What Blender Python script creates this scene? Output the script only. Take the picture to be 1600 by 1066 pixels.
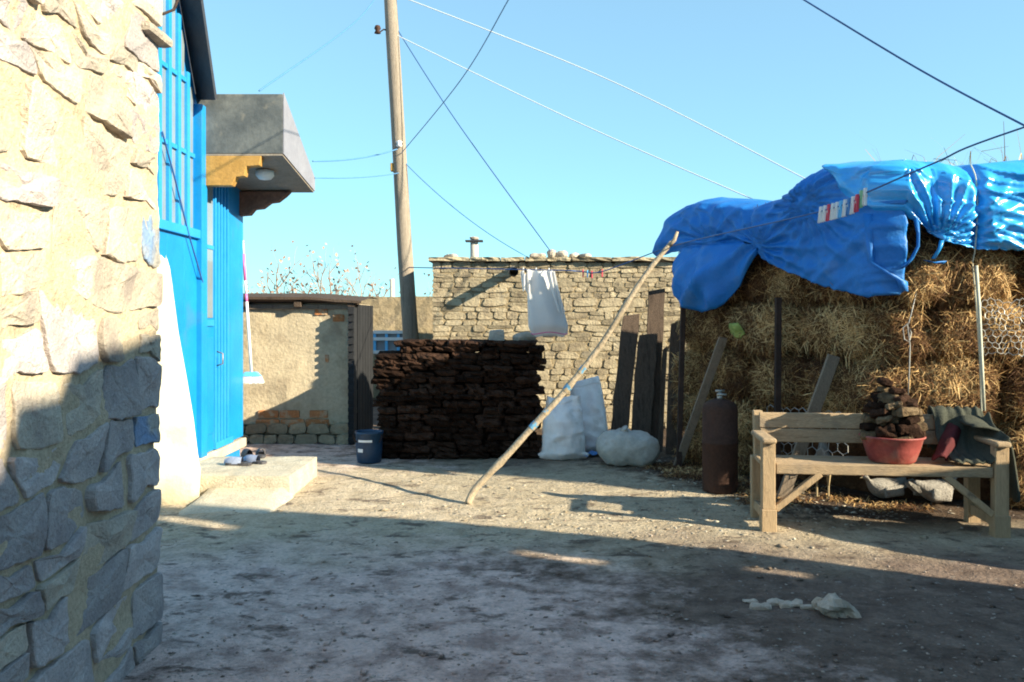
import bpy, math, random
import numpy as np
from mathutils import Vector, noise as mnoise

# ------------------------------------------------------------------ clear, camera, world, sun, exposure
for o in list(bpy.data.objects):
    bpy.data.objects.remove(o)
scn = bpy.context.scene
COL = scn.collection
R = math.radians
F, CX, HY, CH = 1300.0, 800.0, 500.0, 1.5      # focal (photo pixels), centre column, horizon row, eye height

cd = bpy.data.cameras.new('camera')
cam = bpy.data.objects.new('camera', cd)
COL.objects.link(cam)
cam.location = (0, 0, CH)
cam.rotation_euler = (R(90), 0, 0)
cd.sensor_width = 36
cd.lens = F / 1600 * 36
cd.shift_y = -(533 - HY) / 1600
cd.clip_end = 3000
cd.clip_start = 0.05
scn.camera = cam

SUN_EL = R(24)
SUN_AZ = math.atan2(0.894, -0.447)                # clockwise from +Y
TANE = math.tan(SUN_EL)
w = bpy.data.worlds.new('World')
scn.world = w
w.use_nodes = True
nt = w.node_tree
bg = nt.nodes['Background']
sky = nt.nodes.new('ShaderNodeTexSky')
sky.sky_type = 'NISHITA'
sky.sun_disc = False
sky.sun_elevation = SUN_EL
sky.sun_rotation = SUN_AZ
sky.altitude = 2000
sky.air_density = 1.0
sky.dust_density = 0.15
sky.ozone_density = 1.0
# the camera's response to the bright sky: each channel compressed a little
sep = nt.nodes.new('ShaderNodeSeparateColor')
com = nt.nodes.new('ShaderNodeCombineColor')
nt.links.new(sky.outputs[0], sep.inputs[0])
for i, (k, g) in enumerate(((1.12, 0.36), (1.67, 0.50), (1.98, 0.45))):
    pw = nt.nodes.new('ShaderNodeMath')
    pw.operation = 'POWER'
    pw.inputs[1].default_value = g
    ml = nt.nodes.new('ShaderNodeMath')
    ml.operation = 'MULTIPLY'
    ml.inputs[1].default_value = k
    nt.links.new(sep.outputs[i], pw.inputs[0])
    nt.links.new(pw.outputs[0], ml.inputs[0])
    nt.links.new(ml.outputs[0], com.inputs[i])
nt.links.new(com.outputs[0], bg.inputs[0])
bg.inputs[1].default_value = 0.105

sl = bpy.data.lights.new('sun', 'SUN')
sl.energy = 4.8
sl.angle = R(0.6)
sl.color = (1.0, 0.88, 0.64)
sun = bpy.data.objects.new('sun', sl)
COL.objects.link(sun)
sd = Vector((math.sin(SUN_AZ) * math.cos(SUN_EL), math.cos(SUN_AZ) * math.cos(SUN_EL), math.sin(SUN_EL)))
sun.rotation_euler = (-sd).to_track_quat('-Z', 'Y').to_euler()
sun.location = sd * 50

scn.view_settings.view_transform = 'Standard'
scn.view_settings.look = 'None'
scn.view_settings.gamma = 1
scn.view_settings.exposure = 1.48
scn.cycles.filter_width = 1.9

# ------------------------------------------------------------------ helpers
rnd = random.Random(7)
WL = {}                                        # world translation of every object


def W(px, py, d):
    return Vector(((px - CX) / F * d, d, CH + (HY - py) / F * d))


def GD(py):
    return CH * F / (py - HY)


def nz(x, y=0.0, z=0.0):
    return mnoise.noise(Vector((x, y, z)))


def fbm(x, y, z=0.0, o=4):
    s, a, f = 0, 0.5, 1
    for i in range(o):
        s += a * mnoise.noise(Vector((x * f, y * f, z * f + i * 7.3)))
        a *= .5
        f *= 2.1
    return s


def gz(x, y):
    if y > 14 or y < 0.5 or abs(x) > 8:
        k = 0.0
    else:
        k = min(1, (14 - y) / 2, (y - .5) / .5, (8 - abs(x)) / 2)
    v = 0.030 * fbm(x * 0.8, y * 0.8, 3.1, 3) + 0.016 * fbm(x * 4, y * 4, 9.2, 3)
    return k * (v - 0.004)


def G(px, py):
    d = GD(py)
    x = (px - CX) / F * d
    return Vector((x, d, gz(x, d)))


def interp(pts, x):
    if x <= pts[0][0]:
        return pts[0][1]
    for a, b in zip(pts, pts[1:]):
        if x <= b[0]:
            t = (x - a[0]) / (b[0] - a[0])
            return a[1] + t * (b[1] - a[1])
    return pts[-1][1]


def meta(o, label=None, cat=None, group=None, kind=None):
    if label:
        o['label'] = label
    if cat:
        o['category'] = cat
    if group:
        o['group'] = group
    if kind:
        o['kind'] = kind
    return o


def empty(name, loc, label=None, cat=None, group=None):
    o = bpy.data.objects.new(name, None)
    COL.objects.link(o)
    o.location = loc
    o.empty_display_size = .1
    WL[o] = Vector(loc)
    return meta(o, label, cat, group)


def mesh(name, verts, faces, smooth=False):
    me = bpy.data.meshes.new(name)
    me.from_pydata([tuple(v) for v in verts], [], faces)
    me.update()
    if smooth:
        me.polygons.foreach_set('use_smooth', [True] * len(me.polygons))
    return me


def mk(name, verts, faces, m, parent=None, smooth=False, bevel=0, subsurf=0):
    """one mesh object from world-space vertices"""
    vs = [Vector(v) for v in verts]
    if parent is not None:
        org = WL[parent]
    else:
        xs = [v.x for v in vs]; ys = [v.y for v in vs]; zs = [v.z for v in vs]
        org = Vector(((min(xs) + max(xs)) / 2, (min(ys) + max(ys)) / 2, min(zs)))
    me = mesh(name, [v - org for v in vs], faces, smooth)
    me.materials.append(m)
    o = bpy.data.objects.new(name, me)
    COL.objects.link(o)
    if parent is not None:
        o.parent = parent
    else:
        o.location = org
    WL[o] = org.copy()
    if bevel:
        b = o.modifiers.new('Bevel', 'BEVEL')
        b.width = bevel
        b.segments = 2
        b.limit_method = 'ANGLE'
    if subsurf:
        s = o.modifiers.new('Sub', 'SUBSURF')
        s.levels = s.render_levels = subsurf
    return o


def put(name, me, loc, parent=None, rot=(0, 0, 0), scale=(1, 1, 1)):
    """object that shares mesh data; loc is world"""
    o = bpy.data.objects.new(name, me)
    COL.objects.link(o)
    loc = Vector(loc)
    if parent is not None:
        o.parent = parent
        o.location = loc - WL[parent]
    else:
        o.location = loc
    o.rotation_euler = rot
    o.scale = scale
    WL[o] = loc
    return o


class MB:
    def __init__(s):
        s.v = []
        s.f = []

    def add(s, vs, fs):
        n = len(s.v)
        s.v += [Vector(v) for v in vs]
        s.f += [tuple(i + n for i in f) for f in fs]
        return s

    def hexa(s, p):      # 8 points: bottom ring 0-3, top ring 4-7
        return s.add(p, [(3, 2, 1, 0), (4, 5, 6, 7), (0, 1, 5, 4), (1, 2, 6, 5), (2, 3, 7, 6), (3, 0, 4, 7)])

    def box(s, x0, x1, y0, y1, z0, z1):
        return s.hexa([(x0, y0, z0), (x1, y0, z0), (x1, y1, z0), (x0, y1, z0), (x0, y0, z1), (x1, y0, z1), (x1, y1, z1), (x0, y1, z1)])

    def beam(s, a, b, wd, th, up=(0, 0, 1), taper=1.0):
        a, b = Vector(a), Vector(b)
        d = (b - a).normalized()
        sd_ = d.cross(Vector(up))
        if sd_.length < 1e-4:
            sd_ = d.cross(Vector((0, 1, 0)))
        sd_.normalize()
        u = sd_.cross(d).normalized()
        p = []
        for c, k in ((a, 1), (b, taper)):
            for q in ((-1, -1), (1, -1), (1, 1), (-1, 1)):
                p.append(c + sd_ * q[0] * wd / 2 * k + u * q[1] * th / 2 * k)
        return s.hexa(p)

    def tube(s, path, rad, n=8, cap=True):
        path = [Vector(p) for p in path]
        N = len(path)
        if not hasattr(rad, '__len__'):
            rad = [rad] * N
        rings = []
        prev = None
        for i, p in enumerate(path):
            t = (path[min(i + 1, N - 1)] - path[max(i - 1, 0)])
            t.normalize()
            if prev is None:
                a = t.cross(Vector((0, 0, 1)))
                if a.length < .05:
                    a = t.cross(Vector((1, 0, 0)))
            else:
                a = prev - t * prev.dot(t)
            a.normalize()
            prev = a
            b = t.cross(a)
            rings.append([p + (a * math.cos(2 * math.pi * k / n) + b * math.sin(2 * math.pi * k / n)) * rad[i] for k in range(n)])
        return s.loft(rings, cap)

    def loft(s, rings, cap=True, closed=True):
        n = len(rings[0])
        vs = [v for r in rings for v in r]
        fs = []
        for i in range(len(rings) - 1):
            for k in range(n if closed else n - 1):
                k2 = (k + 1) % n
                fs.append((i * n + k, i * n + k2, (i + 1) * n + k2, (i + 1) * n + k))
        if cap:
            fs.append(tuple(range(n - 1, -1, -1)))
            fs.append(tuple((len(rings) - 1) * n + k for k in range(n)))
        return s.add(vs, fs)

    def lathe(s, c, prof, n=24, cap=True):
        c = Vector(c)
        return s.loft([[c + Vector((r * math.cos(2 * math.pi * k / n), r * math.sin(2 * math.pi * k / n), z)) for k in range(n)] for r, z in prof], cap)

    def prism(s, poly, f0, f1):
        """poly of 2d points, f0/f1 map a 2d point to 3d"""
        n = len(poly)
        vs = [f0(*p) for p in poly] + [f1(*p) for p in poly]
        fs = [tuple(range(n - 1, -1, -1)), tuple(range(n, 2 * n))] + [(i, (i + 1) % n, n + (i + 1) % n, n + i) for i in range(n)]
        return s.add(vs, fs)

    def build(s, name, m, parent=None, **k):
        return mk(name, s.v, s.f, m, parent, **k)


def rbox(sx, sy, sz, nx, ny, nz_, r, amp=0, fr=6, seed=0):
    """rounded, lumpy box centred on the origin: verts, faces"""
    vs, fs, ix = [], [], {}
    h = (sx / 2, sy / 2, sz / 2)

    def vid(p):
        k = tuple(round(c, 5) for c in p)
        if k not in ix:
            ix[k] = len(vs)
            inn = Vector([max(-(h[i] - r), min(h[i] - r, p[i])) for i in range(3)])
            d = Vector(p) - inn
            if d.length > 1e-6:
                d.normalize()
            q = inn + d * r
            if amp:
                q += d * amp * fbm(q.x * fr + seed * 3.7, q.y * fr + seed * 1.3, q.z * fr - seed, 3) * 2
            vs.append(q)
        return ix[k]
    N = (nx, ny, nz_)
    for ax in range(3):
        a, b = (ax + 1) % 3, (ax + 2) % 3
        for sg in (-1, 1):
            for i in range(N[a]):
                for j in range(N[b]):
                    q = []
                    for di, dj in ((0, 0), (1, 0), (1, 1), (0, 1)):
                        p = [0, 0, 0]
                        p[ax] = sg * h[ax]
                        p[a] = -h[a] + 2 * h[a] * (i + di) / N[a]
                        p[b] = -h[b] + 2 * h[b] * (j + dj) / N[b]
                        q.append(vid(p))
                    fs.append(tuple(q) if sg > 0 else tuple(q[::-1]))
    return vs, fs


# ------------------------------------------------------------------ materials
def mat(name, cols, scale=3.0, rough=.9, bump=.4, bscale=40., var=.12, grain=.25, stretch=None, spec=.25, metallic=0, bdist=.02, trans=0, attr=None):
    m = bpy.data.materials.new(name)
    m.use_nodes = True
    t = m.node_tree
    N, L = t.nodes, t.links
    b = N['Principled BSDF']
    b.inputs['Roughness'].default_value = rough
    b.inputs['Specular IOR Level'].default_value = spec
    b.inputs['Metallic'].default_value = metallic
    if stretch:
        tc = N.new('ShaderNodeTexCoord')
        mp = N.new('ShaderNodeMapping')
        mp.inputs['Scale'].default_value = stretch
        L.new(tc.outputs['Object'], mp.inputs['Vector'])
        co = mp.outputs[0]
    else:
        co = N.new('ShaderNodeNewGeometry').outputs['Position']
    n1 = N.new('ShaderNodeTexNoise')
    n1.inputs['Scale'].default_value = scale
    n1.inputs['Detail'].default_value = 7
    n1.inputs['Roughness'].default_value = .62
    L.new(co, n1.inputs['Vector'])
    rp = N.new('ShaderNodeValToRGB')
    cr = rp.color_ramp
    k = len(cols)
    cr.elements[0].position, cr.elements[1].position = .3, .7
    cr.elements[0].color = (*cols[0], 1)
    cr.elements[1].color = (*cols[-1], 1)
    for i in range(1, k - 1):
        e = cr.elements.new(.3 + .4 * i / (k - 1))
        e.color = (*cols[i], 1)
    if attr:
        at = N.new('ShaderNodeAttribute')
        at.attribute_name = attr
        cr.elements[0].position, cr.elements[-1].position = 0, 1
        L.new(at.outputs['Fac'], rp.inputs[0])
    else:
        L.new(n1.outputs[0], rp.inputs[0])
    n2 = N.new('ShaderNodeTexNoise')
    n2.inputs['Scale'].default_value = bscale
    n2.inputs['Detail'].default_value = 5
    n2.inputs['Roughness'].default_value = .65
    L.new(co, n2.inputs['Vector'])
    mr = N.new('ShaderNodeMapRange')
    mr.inputs['From Min'].default_value = .25
    mr.inputs['From Max'].default_value = .75
    mr.inputs['To Min'].default_value = 1 - grain
    mr.inputs['To Max'].default_value = 1 + grain
    L.new(n2.outputs[0], mr.inputs[0])
    oi = N.new('ShaderNodeObjectInfo')
    mo = N.new('ShaderNodeMapRange')
    mo.inputs['To Min'].default_value = 1 - var
    mo.inputs['To Max'].default_value = 1 + var
    L.new(oi.outputs['Random'], mo.inputs[0])
    mu = N.new('ShaderNodeMath')
    mu.operation = 'MULTIPLY'
    L.new(mr.outputs[0], mu.inputs[0])
    L.new(mo.outputs[0], mu.inputs[1])
    hsv = N.new('ShaderNodeHueSaturation')
    L.new(rp.outputs[0], hsv.inputs['Color'])
    L.new(mu.outputs[0], hsv.inputs['Value'])
    L.new(hsv.outputs[0], b.inputs['Base Color'])
    if bump:
        bp = N.new('ShaderNodeBump')
        bp.inputs['Strength'].default_value = bump
        bp.inputs['Distance'].default_value = bdist
        L.new(n2.outputs[0], bp.inputs['Height'])
        L.new(bp.outputs[0], b.inputs['Normal'])
    if trans:
        b.inputs['Transmission Weight'].default_value = 0
        b.inputs['Subsurface Weight'].default_value = 0
        tr = N.new('ShaderNodeBsdfTranslucent')
        L.new(hsv.outputs[0], tr.inputs[0])
        mx = N.new('ShaderNodeMixShader')
        mx.inputs[0].default_value = trans
        out = N['Material Output']
        L.new(b.outputs[0], mx.inputs[1])
        L.new(tr.outputs[0], mx.inputs[2])
        L.new(mx.outputs[0], out.inputs[0])
    m['hsv'] = hsv.name
    return m


def overlay(m, col, mode, a, bnd, nscale=6.0):
    """second colour laid over a material where a noise, shifted by a world-space sphere (x,y,z,r), is high"""
    t = m.node_tree
    N, L = t.nodes, t.links
    b = N['Principled BSDF']
    src = b.inputs['Base Color'].links[0].from_socket
    ge = N.new('ShaderNodeNewGeometry')
    n = N.new('ShaderNodeTexNoise')
    n.inputs['Scale'].default_value = nscale
    n.inputs['Detail'].default_value = 6
    L.new(ge.outputs['Position'], n.inputs['Vector'])
    fac = n.outputs[0]
    if mode == 'sphere':
        ds = N.new('ShaderNodeVectorMath')
        ds.operation = 'DISTANCE'
        ds.inputs[1].default_value = a[:3]
        L.new(ge.outputs['Position'], ds.inputs[0])
        q = N.new('ShaderNodeMath')
        q.operation = 'MULTIPLY_ADD'
        q.inputs[1].default_value = -1 / a[3]
        q.inputs[2].default_value = .75
        L.new(ds.outputs['Value'], q.inputs[0])
        ad = N.new('ShaderNodeMath')
        L.new(q.outputs[0], ad.inputs[0])
        L.new(fac, ad.inputs[1])
        fac = ad.outputs[0]
    mr = N.new('ShaderNodeMapRange')
    mr.inputs['From Min'].default_value = bnd[0]
    mr.inputs['From Max'].default_value = bnd[1]
    mr.inputs['To Max'].default_value = bnd[2] if len(bnd) > 2 else 1
    L.new(fac, mr.inputs[0])
    mx = N.new('ShaderNodeMix')
    mx.data_type = 'RGBA'
    L.new(mr.outputs[0], mx.inputs[0])
    L.new(src, mx.inputs[6])
    mx.inputs[7].default_value = (*col, 1)
    L.new(mx.outputs[2], b.inputs['Base Color'])
    return m


M = {}
M['stone_near'] = mat('near stone', [(.31, .265, .24), (.42, .365, .31), (.52, .455, .37), (.46, .40, .35)], 5, .9, .8, 60, .2, .18)
M['stone_slate_shade'] = mat('shade greyed slate stone', [(.33, .295, .30), (.45, .405, .40), (.54, .485, .465)], 5, .9, .8, 60, .22, .2)  # grey stone whose colour also carries the shade low on the wall
M['stone_blue'] = mat('blue stained stone', [(.22, .22, .23), (.33, .32, .30), (.40, .38, .34)], 7, .9, .7, 45, .1, .3)
overlay(M['stone_blue'], (.10, .26, .55), 'noise', None, (.46, .58, .55), 5)
M['mortar'] = mat('sandy mud mortar', [(.40, .32, .225), (.53, .43, .305), (.46, .375, .27)], 9, .95, .8, 50, 0, .22)
M['stone_far'] = mat('yellow field stone', [(.19, .155, .11), (.29, .235, .16), (.36, .30, .205), (.27, .23, .17)], 5, .9, .8, 30, .28, .25)
M['mortar_far'] = mat('ochre mud joints', [(.24, .19, .12), (.34, .27, .17)], 6, .95, 1.0, 45, 0, .3)
M['blue'] = mat('blue paint', [(.004, .18, .46), (.006, .205, .50), (.010, .23, .55)], 2.5, .42, .12, 30, .06, .07, spec=.4)
M['blue_light'] = mat('pale blue paint', [(.014, .23, .56), (.025, .28, .62)], 3, .42, .15, 40, .05, .1, spec=.4)
M['glass'] = mat('window glass', [(.16, .20, .24), (.22, .27, .31)], 2, .06, 0, 10, 0, 0, spec=.8)
M['dark_trim'] = mat('dark painted tin', [(.030, .032, .042), (.052, .054, .064)], 5, .6, .2, 30, 0, .15)
M['canopy'] = mat('grey tin canopy', [(.065, .075, .082), (.10, .11, .115), (.14, .15, .15)], 4, .55, .25, 20, .05, .2)
overlay(M['canopy'], (.26, .24, .20), 'noise', None, (.60, .70, .5), 6)
M['canopy_side'] = mat('pale grey tin', [(.20, .20, .24), (.25, .25, .29)], 4, .5, .15, 20, .0, .1)
M['soffit'] = mat('bare soffit board', [(.20, .17, .14), (.28, .24, .20)], 5, .8, .3, 30, 0, .15)
M['bracket'] = mat('varnished bracket wood', [(.36, .20, .05), (.50, .29, .09)], 5, .6, .3, 30, .1, .2)
M['bracket_dark'] = mat('raw bracket brick', [(.14, .07, .05), (.24, .12, .08)], 8, .9, .5, 30, .1, .3)
M['plaster'] = mat('whitewash plaster', [(.60, .53, .38), (.70, .63, .47), (.74, .68, .53)], 3, .9, .4, 18, 0, .1)
M['concrete'] = mat('step concrete', [(.40, .35, .27), (.54, .49, .39)], 5, .9, .6, 50, 0, .25)
M['shed_side'] = mat('shaded grey tin side', [(.014, .015, .018), (.022, .023, .027)], 4, .8, .2, 20, .1, .2)  # dark tin, with the shade on the shed end put into the colour
M['shed_plaster'] = mat('mud plaster', [(.38, .31, .21), (.48, .405, .29), (.44, .37, .265)], 3, .95, .6, 25, 0, .2)
overlay(M['shed_plaster'], (.22, .17, .12), 'noise', None, (.56, .72, .6), 3.5)
M['orange_brick'] = mat('orange brick', [(.40, .16, .065), (.50, .22, .09)], 9, .9, .6, 40, .15, .3)
M['old_wood'] = mat('weathered dark wood', [(.040, .028, .022), (.095, .068, .052), (.062, .044, .035)], 3, .9, .7, 30, .2, .35, stretch=(6, 6, .8))
M['grey_wood'] = mat('weathered grey plank', [(.15, .115, .085), (.24, .19, .145), (.19, .15, .12)], 3, .9, .6, 30, .12, .3, stretch=(7, 7, .8))
M['pole_wood'] = mat('pole wood', [(.20, .165, .13), (.32, .27, .22), (.26, .22, .18)], 3, .9, .7, 25, 0, .3, stretch=(9, 9, .7))
M['stick_wood'] = mat('barked stick', [(.24, .19, .13), (.38, .31, .225), (.31, .25, .18)], 7, .9, .6, 40, 0, .35)
M['bench_wood'] = mat('bench wood', [(.27, .19, .115), (.43, .315, .20), (.35, .25, .155)], 3, .8, .6, 25, .10, .28, stretch=(.9, 8, 8))
overlay(M['bench_wood'], (.22, .18, .14), 'noise', None, (.52, .68, .7), 5)
M['bench_leg'] = mat('bench leg wood', [(.30, .205, .118), (.43, .31, .19), (.37, .26, .155)], 3, .75, .45, 25, .07, .2, stretch=(8, 8, .9))
overlay(M['bench_leg'], (.10, .08, .06), 'noise', None, (.62, .70, .7), 9)
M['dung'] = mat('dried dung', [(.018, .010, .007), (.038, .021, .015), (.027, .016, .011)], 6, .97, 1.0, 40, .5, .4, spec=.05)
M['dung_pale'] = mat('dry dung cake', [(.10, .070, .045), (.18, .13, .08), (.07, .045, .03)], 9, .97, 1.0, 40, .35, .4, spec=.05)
M['hay'] = mat('hay bale', [(.055, .025, .014), (.11, .053, .027), (.18, .092, .044)], 9, .97, 1.0, 60, .12, .45, spec=.05)
M['straw'] = mat('straw', [(.075, .034, .017), (.20, .104, .045), (.47, .29, .12), (.84, .60, .30)], 5, .8, 0, 30, 0, .1, attr='rnd', trans=.2)
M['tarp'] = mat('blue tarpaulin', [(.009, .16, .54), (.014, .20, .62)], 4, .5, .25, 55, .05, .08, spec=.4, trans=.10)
M['tarp_sunlit'] = mat('glossy sunlit blue tarpaulin', [(.020, .30, .74), (.030, .36, .82)], 4, .27, .10, 40, .05, .06, spec=.9, trans=.06)  # glossier sheet, sunlight put into a lighter blue than the other tarp
M['rust'] = mat('rusty steel', [(.038, .020, .015), (.070, .035, .025), (.055, .029, .022)], 6, .75, .3, 50, .05, .3, metallic=.15)
M['iron'] = mat('dark rusty iron', [(.028, .018, .015), (.055, .033, .026)], 8, .8, .3, 60, .1, .3)
M['brass'] = mat('valve metal', [(.25, .24, .22), (.4, .38, .33)], 8, .4, .1, 60, .1, .2, metallic=.7)
M['sack'] = mat('white woven sack', [(.72, .66, .66), (.84, .79, .78), (.78, .72, .70)], 5, .75, .35, 120, .05, .1)
M['plastic_bag'] = mat('dirty white plastic', [(.34, .32, .29), (.46, .44, .40), (.40, .37, .33)], 6, .55, .3, 30, .03, .15)
M['white_cloth'] = mat('white cloth', [(.70, .69, .70), (.80, .79, .78)], 3, .85, .15, 150, .03, .05, trans=.35)
M['pink'] = mat('pink plastic', [(.62, .13, .36), (.70, .18, .42)], 4, .4, 0, 30, 0, .05, spec=.4)
M['red'] = mat('red plastic', [(.52, .03, .06), (.62, .06, .10)], 4, .4, 0, 30, .05, .05, spec=.4)
M['white_plastic'] = mat('white plastic', [(.66, .66, .66), (.74, .74, .74)], 4, .4, 0, 30, .05, .05, spec=.4)
M['green_plastic'] = mat('green plastic', [(.20, .45, .26), (.26, .52, .30)], 4, .4, 0, 30, .05, .05, spec=.4)
M['blue_plastic'] = mat('blue plastic', [(.04, .16, .42), (.06, .22, .52)], 4, .4, .1, 30, .05, .1, spec=.4)
M['sky_plastic'] = mat('sky blue plastic', [(.10, .42, .75), (.14, .48, .80)], 4, .4, 0, 30, .05, .05, spec=.4)
M['bucket'] = mat('blue tin bucket', [(.008, .034, .075), (.014, .048, .10)], 6, .45, .1, 30, 0, .2, spec=.4)
M['basin'] = mat('faded red basin', [(.20, .035, .034), (.28, .062, .055), (.24, .05, .045)], 5, .55, .15, 40, 0, .2, spec=.35)
overlay(M['basin'], (.30, .20, .16), 'noise', None, (.48, .72, .6), 9)
M['jacket'] = mat('dark green cloth', [(.030, .034, .026), (.06, .064, .05), (.045, .05, .04)], 6, .95, .5, 90, 0, .25)
M['lining'] = mat('dark red lining', [(.06, .012, .015), (.11, .022, .026)], 6, .9, .4, 90, 0, .25)
M['hen'] = mat('white feathers', [(.22, .20, .18), (.36, .34, .31)], 12, .9, .8, 60, .1, .2)
M['comb'] = mat('red comb', [(.35, .03, .03), (.45, .05, .04)], 8, .6, 0, 30, 0, .1)
M['yellow'] = mat('yellow horn', [(.34, .26, .15), (.42, .33, .2)], 8, .6, 0, 30, 0, .1)
M['wire'] = mat('galvanised wire', [(.34, .33, .31), (.44, .43, .41)], 8, .5, 0, 30, 0, .1, metallic=.3)
M['cable_dark'] = mat('dark blue cable', [(.025, .08, .24), (.035, .10, .28)], 8, .5, 0, 30, 0, .1)
M['cable_white'] = mat('white cable', [(.72, .74, .76), (.78, .80, .80)], 8, .5, 0, 30, 0, .05)
M['cable_grey'] = mat('grey blue cable', [(.07, .20, .40), (.09, .24, .46)], 8, .5, 0, 30, 0, .05)
M['twine'] = mat('pale twine', [(.45, .46, .38), (.56, .56, .46)], 8, .8, .2, 60, 0, .1)
M['chimney'] = mat('asbestos pipe', [(.42, .40, .36), (.54, .52, .47)], 6, .9, .2, 40, 0, .15)
M['tin_pipe'] = mat('tin pipe', [(.18, .18, .19), (.26, .26, .27)], 6, .45, .1, 40, 0, .15, metallic=.6)
M['far_mud'] = mat('far mud wall', [(.20, .155, .095), (.30, .24, .155), (.25, .20, .14)], 3, .95, 1.0, 14, 0, .3)
M['twig'] = mat('dry twig', [(.26, .18, .15), (.36, .26, .21)], 6, .9, 0, 30, .1, .1)
M['leaf'] = mat('dry leaf', [(.26, .17, .14), (.38, .26, .20)], 6, .9, 0, 30, .1, .2)
M['shoe_blue'] = mat('blue grey slipper', [(.20, .24, .36), (.30, .35, .48)], 8, .7, .2, 60, .1, .2)
M['shoe_dark'] = mat('dark slipper', [(.05, .05, .06), (.10, .095, .10)], 8, .7, .2, 60, .1, .2)
M['foam'] = mat('old white foam', [(.40, .32, .25), (.56, .47, .39)], 14, .9, .6, 90, .05, .2)
M['litter'] = mat('dry chips', [(.20, .17, .13), (.36, .31, .24), (.50, .46, .38)], 5, .9, 0, 30, 0, .1, attr='rnd')
M['pebble'] = mat('loose pebbles', [(.16, .12, .10), (.30, .24, .20), (.42, .36, .31)], 5, .9, 0, 30, 0, .1, attr='rnd')
M['band'] = overlay(mat('worn blue paint', [(.10, .26, .42), (.14, .34, .52)], 8, .8, .4, 40, 0, .3), (.36, .28, .18), 'noise', None, (.46, .52), 28)
M['black'] = mat('soot dark interior', [(.012, .012, .014), (.018, .018, .02)], 3, .9, 0, 30, 0, .1)
M['green_leaf'] = mat('limp green cabbage leaf', [(.20, .27, .07), (.34, .40, .13)], 14, .8, .3, 60, 0, .2)


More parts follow.
